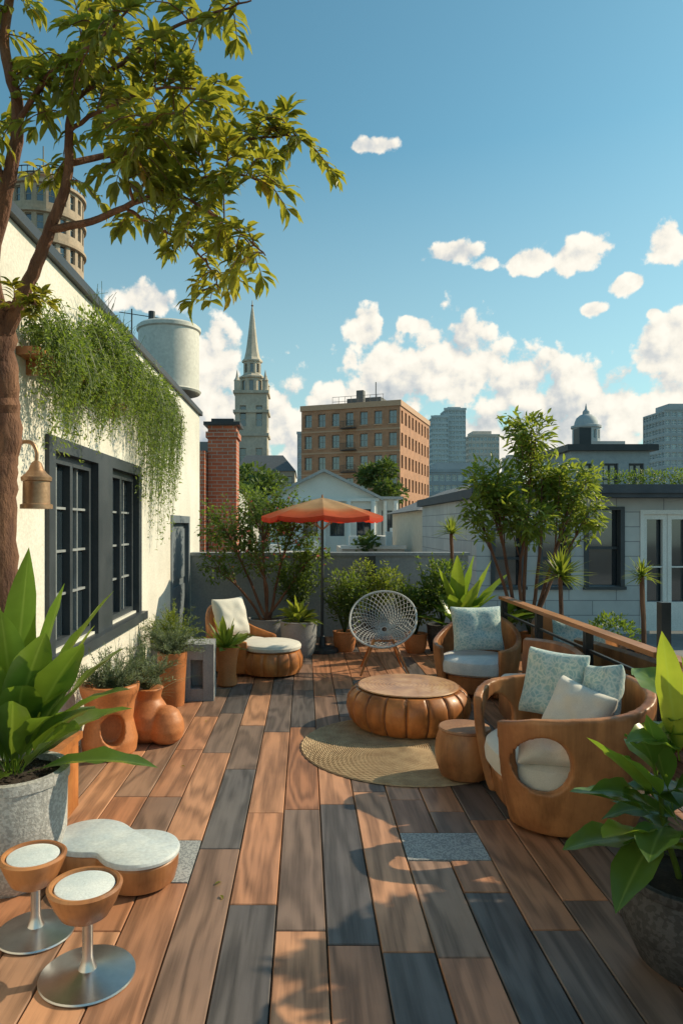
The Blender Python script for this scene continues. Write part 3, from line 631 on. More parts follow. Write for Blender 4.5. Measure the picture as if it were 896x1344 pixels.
def shell(name,c,rx,ry,rz,th0,th1,hf,z0,bs,thick,mt,parent,holes=(),vox=.011,nexp=2.6,seg=72,rows=12):
    b=MB(); vs=[]; Mz=Matrix.Rotation(math.radians(rz),3,'Z')
    def pt(th,v,ins):
        cs,sn=math.cos(th),math.sin(th); e=2/nexp
        x=math.copysign(abs(cs)**e,cs);y=math.copysign(abs(sn)**e,sn)
        h=hf(math.degrees(th)); z=z0+(h-z0)*v; k=bs+(1-bs)*math.sin(v*math.pi/2)**.8
        return Mz@Vector((x*(rx*k-ins),y*(ry*k-ins),z))+Vector((c[0],c[1],0))
    for ins in(0,thick):
        for i in range(seg+1):
            th=math.radians(th0+(th1-th0)*i/seg)
            for j in range(rows+1): vs.append(pt(th,j/rows,ins))
    m=(seg+1)*(rows+1);r1=rows+1; fs=[]
    for i in range(seg):
        for j in range(rows):
            a=i*r1+j; fs.append((a,a+r1,a+r1+1,a+1)); a+=m; fs.append((a,a+1,a+r1+1,a+r1))
        a=i*r1; fs.append((a,a+m,a+m+r1,a+r1)); a=i*r1+rows; fs.append((a,a+r1,a+m+r1,a+m))
    for j in range(rows):
        a=j; fs.append((a,a+1,a+m+1,a+m)); a=seg*r1+j; fs.append((a,a+m,a+m+1,a+1))
    b.add(vs,fs); o=b.obj(name,mt,parent)
    bpy.context.view_layer.update()
    cut=[]
    for (loc,az,rw,rh,ln) in holes:
        bb=MB(); bb.lathe([(1,-ln),(1,ln)],(0,0,0),36,M=Matrix.Rotation(math.radians(90),3,'X')); cu=bb.obj('cut',mt,org=False); cu.scale=(rw,1,rh); cu.rotation_euler=(0,0,math.radians(az)); cu.location=loc; cut.append(cu)
    cutremesh(o,cut,vox,mt,6); return o
def seatbase(name,c,rx,ry,rz,prof,mt,parent,nexp=2.6,seg=56):
    b=MB(); vs=[];Mz=Matrix.Rotation(math.radians(rz),3,'Z')
    for k,z in prof:
        for i in range(seg):
            th=2*math.pi*i/seg;cs,sn=math.cos(th),math.sin(th);e=2/nexp
            vs.append(Mz@Vector((math.copysign(abs(cs)**e,cs)*max(.001,rx+k),math.copysign(abs(sn)**e,sn)*max(.001,ry+k),z))+Vector((c[0],c[1],0)))
    fs=[]
    for j in range(len(prof)-1):
        for i in range(seg):
            i2=(i+1)%seg; fs.append((j*seg+i,j*seg+i2,(j+1)*seg+i2,(j+1)*seg+i))
    fs.append(tuple(reversed(range(seg)))); fs.append(tuple(range((len(prof)-1)*seg,len(prof)*seg)))
    b.add(vs,fs); return b.obj(name,mt,parent)
c=(1.52,4.12); e=E('curved_wood_armchair',(c[0],c[1],0))
shell('shell',c,.47,.56,0,-158,158,lambda t:.66+.13*math.exp(-(t/75)**2)-.05*max(0,(abs(t)-125)/30),.02,.80,.055,M_woodd,e,holes=[((1.27,3.62,.42),4,.13,.155,.18),((1.27,4.62,.42),4,.13,.155,.18)],nexp=2.7)
seatbase('seat_base',c,.37,.45,0,[(-.06,.03),(-.02,.06),(.0,.2),(-.02,.235)],M_woodd,e)
seatbase('seat_cushion',(c[0]-.03,c[1]),.38,.44,0,[(-.04,.237),(-.005,.26),(0,.31),(-.01,.36),(-.04,.385),(-.12,.40)],M_fabw,e)
pillow('teal_pillow',(1.60,4.42,.68),.46,.46,.15,rot(-18,0,-52),M_teal,e)
pillow('cream_pillow',(1.60,4.02,.60),.44,.36,.17,rot(-24,8,-66),M_fabw,e)
pillow('teal_pillow_small',(1.77,4.10,.70),.36,.36,.13,rot(-16,-12,-78),M_teal,e)
pillow('cream_lumbar_pillow',(1.35,3.80,.49),.36,.26,.14,rot(-35,0,-15),M_fabw,e)
e2=E('curved_wood_bench',(2.0,5.4,0))
b=MB(); p,r=spline([(1.98,4.85,.74),(2.07,5.2,.76),(2.09,5.7,.74),(2.02,6.25,.68)],[.05,.055,.055,.045],8)
vs=[];sec=[(-.035,-.0),(-.045,.30),(-.03,.52),(0,.54),(.03,.52),(.035,.3),(.035,0)]
for q in p:
    for (dx,f) in sec: vs.append((q.x+dx,q.y,.2+(q.z-.2)*(f/.54)))
ns=len(sec);fs=[]
for i in range(len(p)-1):
    for j in range(ns): a=i*ns+j; a2=i*ns+(j+1)%ns; fs.append((a,a+ns,a2+ns,a2))
fs.append(tuple(range(ns)));fs.append(tuple(reversed(range((len(p)-1)*ns,len(p)*ns)))); b.add(vs,fs); b.obj('back',M_woodd,e2)
seatbase('seat',(1.86,5.5),.20,.58,0,[(-.03,.06),(0,.1),(0,.26),(-.01,.29)],M_woodd,e2,4)
seatbase('cushion',(1.85,5.5),.19,.56,0,[(-.02,.292),(0,.31),(0,.37),(-.03,.40),(-.1,.41)],M_fabw,e2,4)
c=(1.74,6.95); e=E('curved_wood_armchair',(c[0],c[1],0)); fz=-115
shell('shell',c,.43,.43,fz+180,-140,140,lambda t:.50+.27*math.exp(-(t/70)**2),.03,.80,.05,M_woodd,e,nexp=2.3)
seatbase('seat_base',c,.33,.33,fz,[(-.08,.02),(-.02,.06),(.0,.2),(-.02,.235)],M_woodd,e,2.3)
seatbase('seat_cushion',(c[0]-.03,c[1]-.06),.35,.35,fz,[(-.04,.237),(-.005,.26),(0,.33),(-.01,.37),(-.04,.395),(-.12,.41)],M_cushtop,e,2.3)
pillow('teal_pillow',(1.74,6.93,.66),.56,.48,.17,rot(-16,0,6),M_teal,e)
c=(-.74,8.05); e=E('curved_lounge_chair',(c[0],c[1],0))
shell('shell',c,.42,.40,-30+180,-132,132,lambda t:.40+.36*math.exp(-((t)/62)**2),.03,.85,.05,M_wood,e,nexp=2.2)
lob=lambda n:(lambda a,r,z: 1-.055*(1-abs(math.sin(n*a/2)))**4)
b=MB(); c=(-.38,7.88); b.lathe([(.25,0.01),(.32,.03),(.36,.10),(.36,.20),(.33,.27),(.3,.285)],(c[0],c[1],0),160,lob=lob(14)); b.obj('seat_drum',M_wood,e)
b=MB(); b.lathe([(.31,.286),(.335,.30),(.34,.33),(.325,.355),(.28,.37),(.001,.38)],(c[0],c[1],0),48); b.obj('seat_cushion',M_fabw,e)
seatbase('inner_cushion',(-.74,8.05),.33,.32,0,[(0,.06),(.01,.2),(0,.33),(-.04,.36)],M_fabw,e,2.2)
pillow('white_pillow',(-.86,7.98,.64),.50,.48,.17,rot(-18,0,48),M_fabw,e)
c=(.875,5.82); e=E('pumpkin_coffee_table',(c[0],c[1],0)); NL=18
b=MB(); b.lathe([(.38,.012),(.45,.03),(.50,.09),(.525,.17),(.515,.25),(.485,.30),(.45,.33),(.30,.342),(.15,.346),(.001,.348)],(c[0],c[1],0),NL*12,lob=lambda a,r,z: 1-.05*(1-abs(math.sin(NL*a/2)))**5*(1 if r>.44 else .2))
b.obj('body',M_wood,e)
b=MB()
for i in range(NL):
    a=2*math.pi*i/NL; pts=[(c[0]+r*math.cos(a),c[1]+r*math.sin(a),z) for r,z in((.43,.336),(.465,.318),(.482,.285),(.496,.245),(.502,.17),(.48,.09),(.435,.03))]
    b.tube(pts,.004,5)
b.obj('seams',M_bark,e)
m,nt=newmat('table_top_wood'); v=coords(nt); sp=N(nt,'ShaderNodeSeparateXYZ'); nt.links.new(v,sp.inputs[0]); 
dx_=math_(nt,'SUBTRACT',sp.outputs[0],.86);dy_=math_(nt,'SUBTRACT',sp.outputs[1],5.80)
rad=math_(nt,'SQRT',math_(nt,'ADD',math_(nt,'POWER',math_(nt,'ABSOLUTE',dx_),2.0),math_(nt,'POWER',math_(nt,'ABSOLUTE',dy_),2.0)))
nz=noise(nt,v,5,6); rg=math_(nt,'SINE',math_(nt,'ADD',math_(nt,'MULTIPLY',rad,190),math_(nt,'MULTIPLY',nz,22)))
rr=ramp(nt,[(0,(.22,.095,.04)),(.5,(.46,.22,.09)),(1,(.58,.34,.16))]); nt.links.new(math_(nt,'MULTIPLY_ADD',rg,.18,math_(nt,'MULTIPLY_ADD',nz,2.6,-.8)),rr.inputs[0]); finish(nt,rr.outputs[0],.36,nz,.15,.004,coat=.2)
b=MB(); b.lathe([(.425,.344),(.42,.352),(.001,.354)],(c[0],c[1],0),64,cap=False); b.obj('top_inlay',m,e)
c=(.77,5.25); e=E('round_jute_rug',(c[0],c[1],0)); b=MB()
prof=[]
for i in range(46):
    r=.80*(1-i/46); prof+= [(r,.006),(r-.005,.0125),(r-.012,.0125)]
b.lathe([(.803,.003)]+prof+[(.001,.01)],(c[0],c[1],0),120,lob=lambda a,r,z:1+.006*math.sin(a*60+r*200)+.004*math.sin(a*3)); b.obj('braids',M_jute,e)
c=(1.075,4.62); e=E('round_pouf',(c[0],c[1],0)); b=MB(); b.lathe([(.13,.012),(.16,.03),(.19,.11),(.198,.18),(.19,.26),(.172,.32),(.165,.332)],(c[0],c[1],0),48); b.obj('body',M_woodd,e)
b=MB(); b.lathe([(.168,.328),(.174,.336),(.168,.348),(.12,.356),(.001,.358)],(c[0],c[1],0),48); b.obj('top',pm('tan_leather',(.26,.12,.06),(.40,.21,.11),6,.55,80,.3),e)
c=Vector((.90,7.95,0)); e=E('woven_wire_chair',c)
def wp(r,a):
    x=r*math.cos(a)*.385; y=r*math.sin(a)*.36; z=-.20*(1-r**2.2)
    yy=y+ (.05*r if math.sin(a)>0 else 0)
    M=Matrix.Rotation(math.radians(-14),3,'Z')@Matrix.Rotation(math.radians(50),3,'X')
    return M@Vector((x,yy,z))+Vector((c.x,c.y,.60))
b=MB(); nr=13;na=34; vs=[]
for i in range(nr+1):
    r=.10+.90*i/nr
    for k in range(na): vs.append(wp(r,2*math.pi*(k+.5*(i%2))/na))
fs=[]
for i in range(nr-1):
    for k in range(na):
        s=i%2; A_=i*na+k; L_=(i+1)*na+(k-1+s)%na; R_=(i+1)*na+(k+s)%na; T_=(i+2)*na+k; fs.append((A_,R_,T_,L_))
b.add(vs,fs); M_wire=pm('grey_cord',(.50,.50,.48),(.64,.63,.61),5,.7,90,.2); o=b.obj('woven_shell',M_wire,e)
md=o.modifiers.new('w','WIREFRAME'); md.thickness=.011; md.use_even_offset=False; md.use_boundary=True
b=MB(); b.tube([wp(1.0,2*math.pi*k/48) for k in range(49)],.012,8); b.tube([wp(.10,2*math.pi*k/16) for k in range(17)],.008,6); b.obj('rim',M_wire,e)
b=MB()
for (dx,dy) in((-.24,-.24),(.24,-.26),(-.20,.22),(.22,.22)): b.tube([(c.x+dx*.45,c.y+dy*.45,.40),(c.x+dx*1.15,c.y+dy*1.1,.012)],[.019,.012],8)
b.tube([(c.x-.12,c.y-.12,.385),(c.x+.12,c.y-.12,.385)],.012);b.tube([(c.x-.12,c.y+.1,.385),(c.x+.12,c.y+.1,.385)],.012)
b.obj('legs',M_wood,e)
c=Vector((.235,9.25,0)); e=E('patio_umbrella',c); b=MB()
M_umb,nt=newmat('umbrella_canvas'); at=N(nt,'ShaderNodeAttribute',attribute_name='mid'); r=ramp(nt,[(0,(.62,.44,.26)),(.46,(.64,.38,.19)),(.62,(.64,.14,.04)),(1,(.64,.04,.018))]); nt.links.new(at.outputs['Fac'],r.inputs[0])
nn=noise(nt,coords(nt),6,5); kr=ramp(nt,[(.3,(.85,.85,.85)),(.7,(1.1,1.1,1.1))]); nt.links.new(nn,kr.inputs[0]); col=mixc(nt,1,r.outputs[0],kr.outputs[0],'MULTIPLY')
pb=N(nt,'ShaderNodeBsdfPrincipled'); nt.links.new(col,pb.inputs['Base Color']); pb.inputs['Roughness'].default_value=.85
tl=N(nt,'ShaderNodeBsdfTranslucent'); nt.links.new(col,tl.inputs[0]); mx=N(nt,'ShaderNodeMixShader'); mx.inputs[0].default_value=.45; nt.links.new(pb.outputs[0],mx.inputs[1]);nt.links.new(tl.outputs[0],mx.inputs[2]); oo=N(nt,'ShaderNodeOutputMaterial'); nt.links.new(mx.outputs[0],oo.inputs[0])
RU=.82;seg=96;rows=10;vs=[];mid=[]
for j in range(rows+1):
    t=j/rows
    for i in range(seg):
        a=2*math.pi*i/seg; ph=(i%12)/12; chord=math.cos(math.pi/8)/math.cos((ph-.5)*math.pi/4)
        sag=.03*math.sin(ph*math.pi)*t
        vs.append(c+Vector((RU*t*chord*math.cos(a),RU*t*chord*math.sin(a),2.08-.25*t**1.15-sag))); mid.append(t*.8)
for i in range(seg):
    a=2*math.pi*i/seg; ph=(i%12)/12; chord=math.cos(math.pi/8)/math.cos((ph-.5)*math.pi/4)
    vs.append(c+Vector((RU*1.003*chord*math.cos(a),RU*1.003*chord*math.sin(a),2.08-.25-.03*math.sin(ph*math.pi)-.055-.012*abs(math.sin(i*math.pi/4))))); mid.append(1)
fs=[]
for j in range(rows+1):
    for i in range(seg):
        i2=(i+1)%seg; fs.append((j*seg+i,(j+1)*seg+i,(j+1)*seg+i2,j*seg+i2))
b.add(vs,fs,.5,0,mid); b.obj('canopy',M_umb,e,sharp=25)
b=MB(); b.tube([(c.x,c.y,.02),(c.x,c.y,2.06)],.02,12); b.lathe([(.22,0.002),(.22,.05),(.19,.06),(.05,.075),(.035,.2),(.02,.22)],(c.x,c.y,0),32); b.obj('pole_and_base',M_black,e)
b=MB()
for k in range(8):
    a=math.pi/4*k; b.tube([(c.x,c.y,2.04),(c.x+RU*.97*math.cos(a),c.y+RU*.97*math.sin(a),1.81)],.007,5); b.tube([(c.x,c.y,1.64),(c.x+RU*.45*math.cos(a),c.y+RU*.45*math.sin(a),1.93)],.006,5)
b.tube([(c.x,c.y,2.07),(c.x,c.y,2.12)],[.018,.008]); b.obj('ribs',M_woodr,e)
def stool(px,pyb,zt,rb,rs,dx):
    Y=F*H/(pyb-690); X=(px-400)/F*Y; e=E('pedestal_stool',(X,Y,0))
    b=MB(); b.lathe([(rb,.003),(rb+.003,.008),(rb,.014),(rb*.6,.022),(.035,.034),(.024,.06),(.020,.08),(.020,zt-.10),(.03,zt-.09)],(X,Y,0),56); b.obj('steel_pedestal',M_metal,e)
    b=MB(); xo=X+dx; b.lathe([(.03,zt-.135),(.05,zt-.13),(.09,zt-.105),(rs*.86,zt-.06),(rs,zt-.015),(rs+.004,zt),(rs-.006,zt+.008),(rs-.016,zt+.006),(rs-.022,zt-.012)],(xo,Y,0),56); b.obj('wood_bowl_seat',M_woodd,e)
    b=MB(); b.lathe([(rs-.022,zt-.012),(rs-.026,zt+.0),(rs-.045,zt+.004),(.001,zt+.006)],(xo,Y,0),56,cap=False); b.obj('seat_pad',M_cushtop,e)
stool(115,1282,.345,.175,.135,-.01); stool(47,1225,.325,.155,.13,-.01)
e=E('kidney_low_table',(-.92,3.27,0))
def kidr(th):
    d=Vector((math.cos(th),math.sin(th))); out=[]
    for (cx,cy,RR) in((-.165,.075,.185),(.115,-.055,.19)):
        cc=Vector((cx,cy)); q=cc.dot(d); out.append(q+math.sqrt(max(0,RR*RR-(cc.length_squared-q*q))))
    k=15; return math.log(math.exp(k*out[0])+math.exp(k*out[1]))/k-.008
def kidmesh(prof,nm,mt):
    b=MB(); vs=[];sg=96
    for k,z in prof:
        for i in range(sg):
            th=2*math.pi*i/sg; r=kidr(th)+k; vs.append((-.90+r*math.cos(th),3.33+r*math.sin(th),z))
    fs=[]
    for j in range(len(prof)-1):
        for i in range(sg):
            i2=(i+1)%sg; fs.append((j*sg+i,j*sg+i2,(j+1)*sg+i2,(j+1)*sg+i))
    fs.append(tuple(reversed(range(sg))));fs.append(tuple(range((len(prof)-1)*sg,len(prof)*sg))); b.add(vs,fs); b.obj(nm,mt,e)
kidmesh([(-.05,.004),(-.02,.02),(-.005,.08),(-.002,.13),(-.008,.138)],'wood_body',M_woodd); kidmesh([(-.012,.1385),(.002,.142),(.004,.155),(-.002,.166),(-.012,.17)],'stone_top',pm('pale_stone_top',(.44,.52,.58),(.70,.73,.72),4,.42,60,.1,spec=.5))
# ---------------------------------------------------------------- parapet & railing
b=MB(); b.box(-1.749,2.5,10.5,10.68,-12,1.24); b.box(-1.76,2.52,10.47,10.72,1.242,1.29); 
for x in(-.3,.85,1.95): b.box(x,x+.012,10.494,10.5,0,1.24)
b.obj('parapet_wall',M_conc2,smooth=False)
b=MB(); b.box(.95,1.07,10.40,10.468,0,1.24); b.obj('wall_post',M_black,smooth=False)
RX=2.25; e=E('glass_railing',(RX,5,0)); b=MB()
ys=[-.6,.9,2.0,3.15,4.30,5.45,6.6,7.75]
for y in ys: b.box(RX-.03,RX+.03,y-.03,y+.03,-.3,1.22 if abs(y-4.3)<.1 else .86)
b.box(RX-.012,RX+.012,-.6,7.75,.70,.72); b.box(RX-.012,RX+.012,-.6,7.75,.06,.085); b.obj('posts',M_black,e,False)
b=MB(); b.box(RX-.05,RX+.05,-.6,4.268,.865,.90); b.box(RX-.05,RX+.05,4.332,7.80,.865,.90); b.obj('handrail',M_woodr,e,False)
m,nt=newmat('rail_glass'); t=N(nt,'ShaderNodeBsdfTransparent'); t.inputs[0].default_value=(.55,.68,.72,1); gl=N(nt,'ShaderNodeBsdfGlossy'); gl.inputs['Roughness'].default_value=.03; fz_=N(nt,'ShaderNodeFresnel'); fz_.inputs[0].default_value=2.2; mx=N(nt,'ShaderNodeMixShader'); nt.links.new(fz_.outputs[0],mx.inputs[0]); nt.links.new(t.outputs[0],mx.inputs[1]); nt.links.new(gl.outputs[0],mx.inputs[2]); oo=N(nt,'ShaderNodeOutputMaterial'); nt.links.new(mx.outputs[0],oo.inputs[0])
b=MB()
for a,c_ in zip(ys[:-1],ys[1:]): b.quad((RX,a+.03,.09),(RX,c_-.03,.09),(RX,c_-.03,.695),(RX,a+.03,.695)); b.quad((RX,a+.03,.725),(RX,c_-.03,.725),(RX,c_-.03,.86),(RX,a+.03,.86))
b.obj('glass_panels',m,e,False)
# ---------------------------------------------------------------- neighbour terrace + building
b=MB(); b.box(2.33,14,-2,13.0,-12,TZ); b.obj('terrace',brickmat('terrace_paving',(.20,.20,.20),(.26,.255,.25),(.1,.1,.1),.6,.6,.01),smooth=False)
e=E('grey_clad_house',(6,13,0)); M_clad=brickmat('panel_cladding',(.46,.48,.48),(.52,.54,.53),(.24,.25,.26),.9,.28,.008)
b=MB(); y=13.0
def fwall(x0,x1,z0,z1): b.box(x0,x1,y,y+.25,z0,z1)
wins=[(5.32,6.02,.55,2.0),(3.55,4.15,.55,1.6),(4.45,5.0,.55,1.6)]; door=(6.35,7.9,-.3,2.0)
ops=sorted(wins+[door]); x=3.25
for o_ in ops:
    fwall(x,o_[0],TZ,2.22); fwall(o_[0],o_[1],o_[3],2.22)
    if o_[2]>TZ+.1: fwall(o_[0],o_[1],TZ,o_[2])
    x=o_[1]
fwall(x,12,TZ,2.22); b.box(3.25,3.5,13.25,19,-12,2.22); b.obj('walls',M_clad,e,False)
b=MB()
for o_ in wins+[door]:
    b.quad((o_[0],y+.16,o_[2]),(o_[1],y+.16,o_[2]),(o_[1],y+.16,o_[3]),(o_[0],y+.16,o_[3]),.3)
b.obj('glass',M_glass,e,False)
b=MB()
for o_ in wins:
    b.box(o_[0]-.03,o_[0]+.05,y-.03,y+.14,o_[2],o_[3]);b.box(o_[1]-.05,o_[1]+.03,y-.03,y+.14,o_[2],o_[3]);b.box(o_[0]-.03,o_[1]+.03,y-.03,y+.14,o_[3]+.001,o_[3]+.06);b.box(o_[0]-.05,o_[1]+.05,y-.06,y+.14,o_[2]-.06,o_[2]-.001)
    zc=(o_[2]+o_[3])/2; b.box(o_[0]+.05,o_[1]-.05,y+.09,y+.14,zc-.025,zc+.025)
b.obj('window_frames',M_frame,e,False)
b=MB(); x0,x1,z0,z1=door
b.box(x0,x0+.07,y-.02,y+.14,z0,z1);b.box(x1-.07,x1,y-.02,y+.14,z0,z1);b.box(x0+.07,x1-.07,y-.02,y+.14,z1-.08,z1)
for k in range(3):
    a=x0+.07+k*.47;c_=a+.46
    b.box(a,a+.08,y+.04,y+.12,z0,z1-.08);b.box(c_-.08,c_,y+.04,y+.12,z0,z1-.08);b.box(a+.08,c_-.08,y+.04,y+.12,z0,z0+.55);b.box(a+.08,c_-.08,y+.04,y+.12,z1-.18,z1-.08);b.box(a+.08,c_-.08,y+.06,y+.11,z0+1.2,z0+1.23)
b.obj('french_doors',M_white,e,False)
b=MB(); b.box(3.1,12.2,12.6,19,2.222,2.30);b.box(3.05,12.25,12.55,12.66,2.301,2.46); b.box(3.1,12.2,12.67,19,2.301,2.40); b.obj('flat_roof',pm('dark_slate',(.05,.06,.075),(.08,.09,.105),3,.7),e,False)
b=MB(); b.box(4.7,4.9,14,14.2,2.4,3.0);b.box(5.05,5.2,14,14.2,2.4,2.8); b.obj('vents',M_metal,e,False)
random.seed(17)
b=MB(); 
for k in range(12): clump(b,(6.3+k*.22,14.2,2.62+U(-.05,.08)),(.25,.25,.2),200,.07,.03)
b.obj('roof_hedge',M_leafdk,smooth=False)
e=E('rooftop_penthouse',(9.3,22,0)); b=MB(); facade(b,(8.55,22,-12),(1,0,0),2.5,16.1,3,7,.5,1.0,.9,.12); b.box(8.55,8.6,22.01,26,-12,4.1);b.box(11.0,11.05,22.01,26,-12,4.1); b.obj('walls',[pm('blue_render',(.26,.31,.34),(.32,.37,.40)),M_glass,M_frame],e,False)
b=MB(); b.box(8.35,11.25,21.8,26.2,4.101,4.3); b.box(9.2,9.6,23,23.5,4.3,5.0); b.obj('roof',M_black,e,False)
b=MB(); random.seed(19)
for (x,yy,s) in((3.2,5.5,.3),(3.6,6.6,.33),(4.6,10.3,.35),(3.0,7.2,.25)): clump(b,(x,yy,TZ+s),(s,s,s),800,.09,.035)
b.obj('terrace_shrubs',M_leafdk,smooth=False)
e=E('cream_house',(4,20,0)); b=MB(); facade(b,(3.45,20,-12),(1,0,0),3.4,14.2,2,5,.6,1.1,.9,.15); b.box(3.45,3.5,20.01,27,-12,2.2);b.obj('walls',[pm('cream_render',(.60,.51,.40),(.70,.61,.49)),M_glass,M_frame],e,False)
b=MB(); b.add([(3.2,19.7,2.15),(7.2,19.7,2.15),(7.2,27.3,2.15),(3.2,27.3,2.15),(5.2,21.5,3.0),(5.2,25.5,3.0)],[(0,1,4),(1,2,5,4),(2,3,5),(3,0,4,5),(3,2,1,0)]); b.obj('hip_roof',pm('grey_roof',(.20,.19,.185),(.28,.26,.25)),e,False)
e=E('white_pediment_house',(2,38,0)); b=MB(); M_w2=pm('pale_render',(.70,.68,.63),(.80,.78,.73),.5,.8)
facade(b,(-1.9,38,-12),(1,0,0),5.9,15.4,4,5,.8,1.5,.8,.2); b.add([(-1.9,38,3.4),(4.0,38,3.4),(1.05,38,4.75)],[(0,1,2)])
facade(b,(4.0,38.8,-12),(1,0,0),1.3,15.2,1,5,.6,1.6,.8,.2); b.box(-1.9,-1.85,38.01,50,-12,3.4);b.box(5.25,5.3,38.81,50,-12,3.2); b.box(3.95,4.0,38.01,38.8,-12,3.4)
b.obj('walls',[M_w2,M_glass,M_frame],e,False)
b=MB()
for s,xe in((-1,-2.2),(1,4.3)):
    b.add([(xe,37.6,3.25),(1.05,37.6,4.85),(1.05,50,4.85),(xe,50,3.25),(xe,37.6,3.10),(1.05,37.6,4.68),(1.05,50,4.68),(xe,50,3.10)],[(0,1,2,3),(7,6,5,4),(0,4,5,1),(3,2,6,7),(0,3,7,4)])
b.box(4.32,5.5,38.5,50,3.2,3.34); b.obj('roof',pm('lead_roof',(.36,.36,.36),(.44,.44,.43)),e,False)
b=MB(); b.box(-2.0,4.1,37.8,37.99,3.05,3.22)
for x in(-1.8,-.4,1.0,2.4,3.75): b.lathe([(.15,-6),(.13,3.05)],(x,37.7,0),12)
for x in(4.5,5.1): b.lathe([(.12,-6),(.11,3.1)],(x,38.6,0),12)
b.obj('columns',M_white,e)
b=MB(); random.seed(23)
for (x0,x1,y0,y1,z) in((1.2,3.2,22,26,.95),(-1.6,.8,24,30,.6),(3.6,7,30,36,1.2),(-6,-2.2,16,22,1.8),(-4.4,-2.4,24,30,2.9),(5.5,9,45,60,1.6),(-9,-4,40,60,2.8)):
    b.box(x0,x1,y0,y1,-12,z); b.box(x0-.05,x1+.05,y0-.05,y0+.15,z+.001,z+.12,mat=1); b.box(x0+.3,x0+.7,y0+1,y0+1.5,z,z+.4,mat=1); b.box(x1-.5,x1-.3,y0+.8,y0+1,z,z+.55,mat=1)
b.obj('low_rooftops',[pm('pale_walls',(.42,.40,.37),(.54,.51,.47),.6,.85),M_white],smooth=False)
e=E('brick_chimney',(-1.72,14,0)); M_brick=brickmat('red_brick',(.52,.15,.07),(.42,.11,.055),(.42,.34,.28)); b=MB()
b.box(-1.98,-1.40,14,14.6,-12,3.75); b.box(-2.02,-1.36,13.96,14.64,3.50,3.62); b.obj('stack',M_brick,e,False)
b=MB(); b.box(-2.06,-1.32,13.92,14.68,3.752,3.82); b.box(-1.92,-1.46,14.06,14.54,3.821,3.90); b.obj('cap',M_black,e,False)
b=MB(); b.box(-2.5,-2.0,13.7,14.3,-12,3.2); b.obj('brick_stack',M_brick,smooth=False)
ang=math.radians(21); u=Vector((math.cos(ang),-math.sin(ang),0)); cor=Vector((12.5,90,0)); s=Vector((math.sin(ang),math.cos(ang),0)); e=E('brick_apartment_building',cor)
L=13.9; D=20; HT=29.5; o0=cor-u*L; b=MB(); M_bb=brickmat('brown_brick',(.52,.25,.135),(.45,.21,.11),(.42,.29,.21),.4,.14,.012)
M_sash=pm('grey_sash',(.30,.30,.29),(.36,.36,.35))
facade(b,o0+Vector((0,0,-12)),u,L,HT,7,10,1.05,1.75,.7,.35,fw=.07)
facade(b,cor+Vector((0,0,-12)),s,D,HT,9,10,1.1,1.75,.7,.35,fw=.07)
b.quad(o0+Vector((0,0,HT-12)),cor+Vector((0,0,HT-12)),cor+s*D+Vector((0,0,HT-12)),o0+s*D+Vector((0,0,HT-12)))
b.obj('walls',[M_bb,M_glass,M_sash],e,False)
M=Matrix.Translation(o0+Vector((0,0,HT-12)))@Matrix(((u.x,s.x,0,0),(u.y,s.y,0,0),(0,0,1,0),(0,0,0,1)))
b=MB(); b.box(-.15,L+.15,-.15,.35,.01,.75,M=M); b.box(L-.35,L+.148,.351,D,.01,.75,M=M); b.box(-.15,.35,.352,D,.01,.75,M=M)
for i in range(1,10):
    b.box(-.02,L,-.07,-.005,-HT+i*2.95-.1,-HT+i*2.95+.1,M=M)
    for j in range(7): b.box((j+.5)*L/7-.62,(j+.5)*L/7+.62,-.12,-.071,-HT+i*2.95+.52,-HT+i*2.95+.66,M=M)
b.obj('cornice',pm('brown_stone',(.54,.33,.21),(.60,.38,.25)),e,False)
b=MB(); b.box(5,10,5,10,.01,2.3,M=M); b.box(7,8,3,4,.01,3.0,M=M)
for i in range(9): b.box(4+i*.9,4.05+i*.9,1.5,1.55,.01,2.0,M=M)
b.box(4,11.3,1.5,1.55,1.95,2.0,M=M);b.box(4,11.3,1.5,1.55,1.3,1.35,M=M); b.tube([M@Vector((9,6,2)),M@Vector((9,6,4.6))],.07); b.obj('roof_plant',pm('dark_grey_metal',(.12,.12,.12),(.2,.2,.2)),e,False)
b=MB()
for j in range(3,10):
    z=-HT+j*2.95; b.box(5.9,8.0,-.9,-.125,z+.2,z+.3,M=M); b.box(5.9,8.0,-.9,-.86,z+1.15,z+1.2,M=M)
    for k in range(12): b.box(5.9+k*.19,5.93+k*.19,-.9,-.87,z+.3,z+1.15,M=M)
b.obj('balconies',M_black,e,False)
e=E('church_spire',(-9.2,120,0)); M_ch=pm('pale_stone',(.46,.40,.32),(.62,.55,.45),.35,.85,3,.3); b=MB(); cx,cy=-9.2,120; k=120/F
def zz(py): return H+(690-py)*k
hw=2.75
for (ox,oy,ux) in((cx-hw,cy-hw,(1,0,0)),(cx+hw,cy-hw,(0,1,0)),(cx-hw,cy+hw,(0,-1,0))): facade(b,(ox,oy,-12),ux,2*hw,zz(520)+12,2,5,1.1,3.6,1.6,.5,(0,2),.1)
b.box(cx-hw+.01,cx+hw-.01,cy-hw+.01,cy+hw-.01,zz(520)-.6,zz(520))
for py in(520,545,575): b.box(cx-hw-.3,cx+hw+.3,cy-hw-.3,cy+hw+.3,zz(py)+.02,zz(py)+.5)
for sx in(-1,1):
    for sy in(-1,1):
        b.lathe([(.5,0),(.5,1.6),(.6,1.7),(.25,2.3),(.02,3.6)],(cx+sx*hw*.88,cy+sy*hw*.88,zz(520)+.5),8)
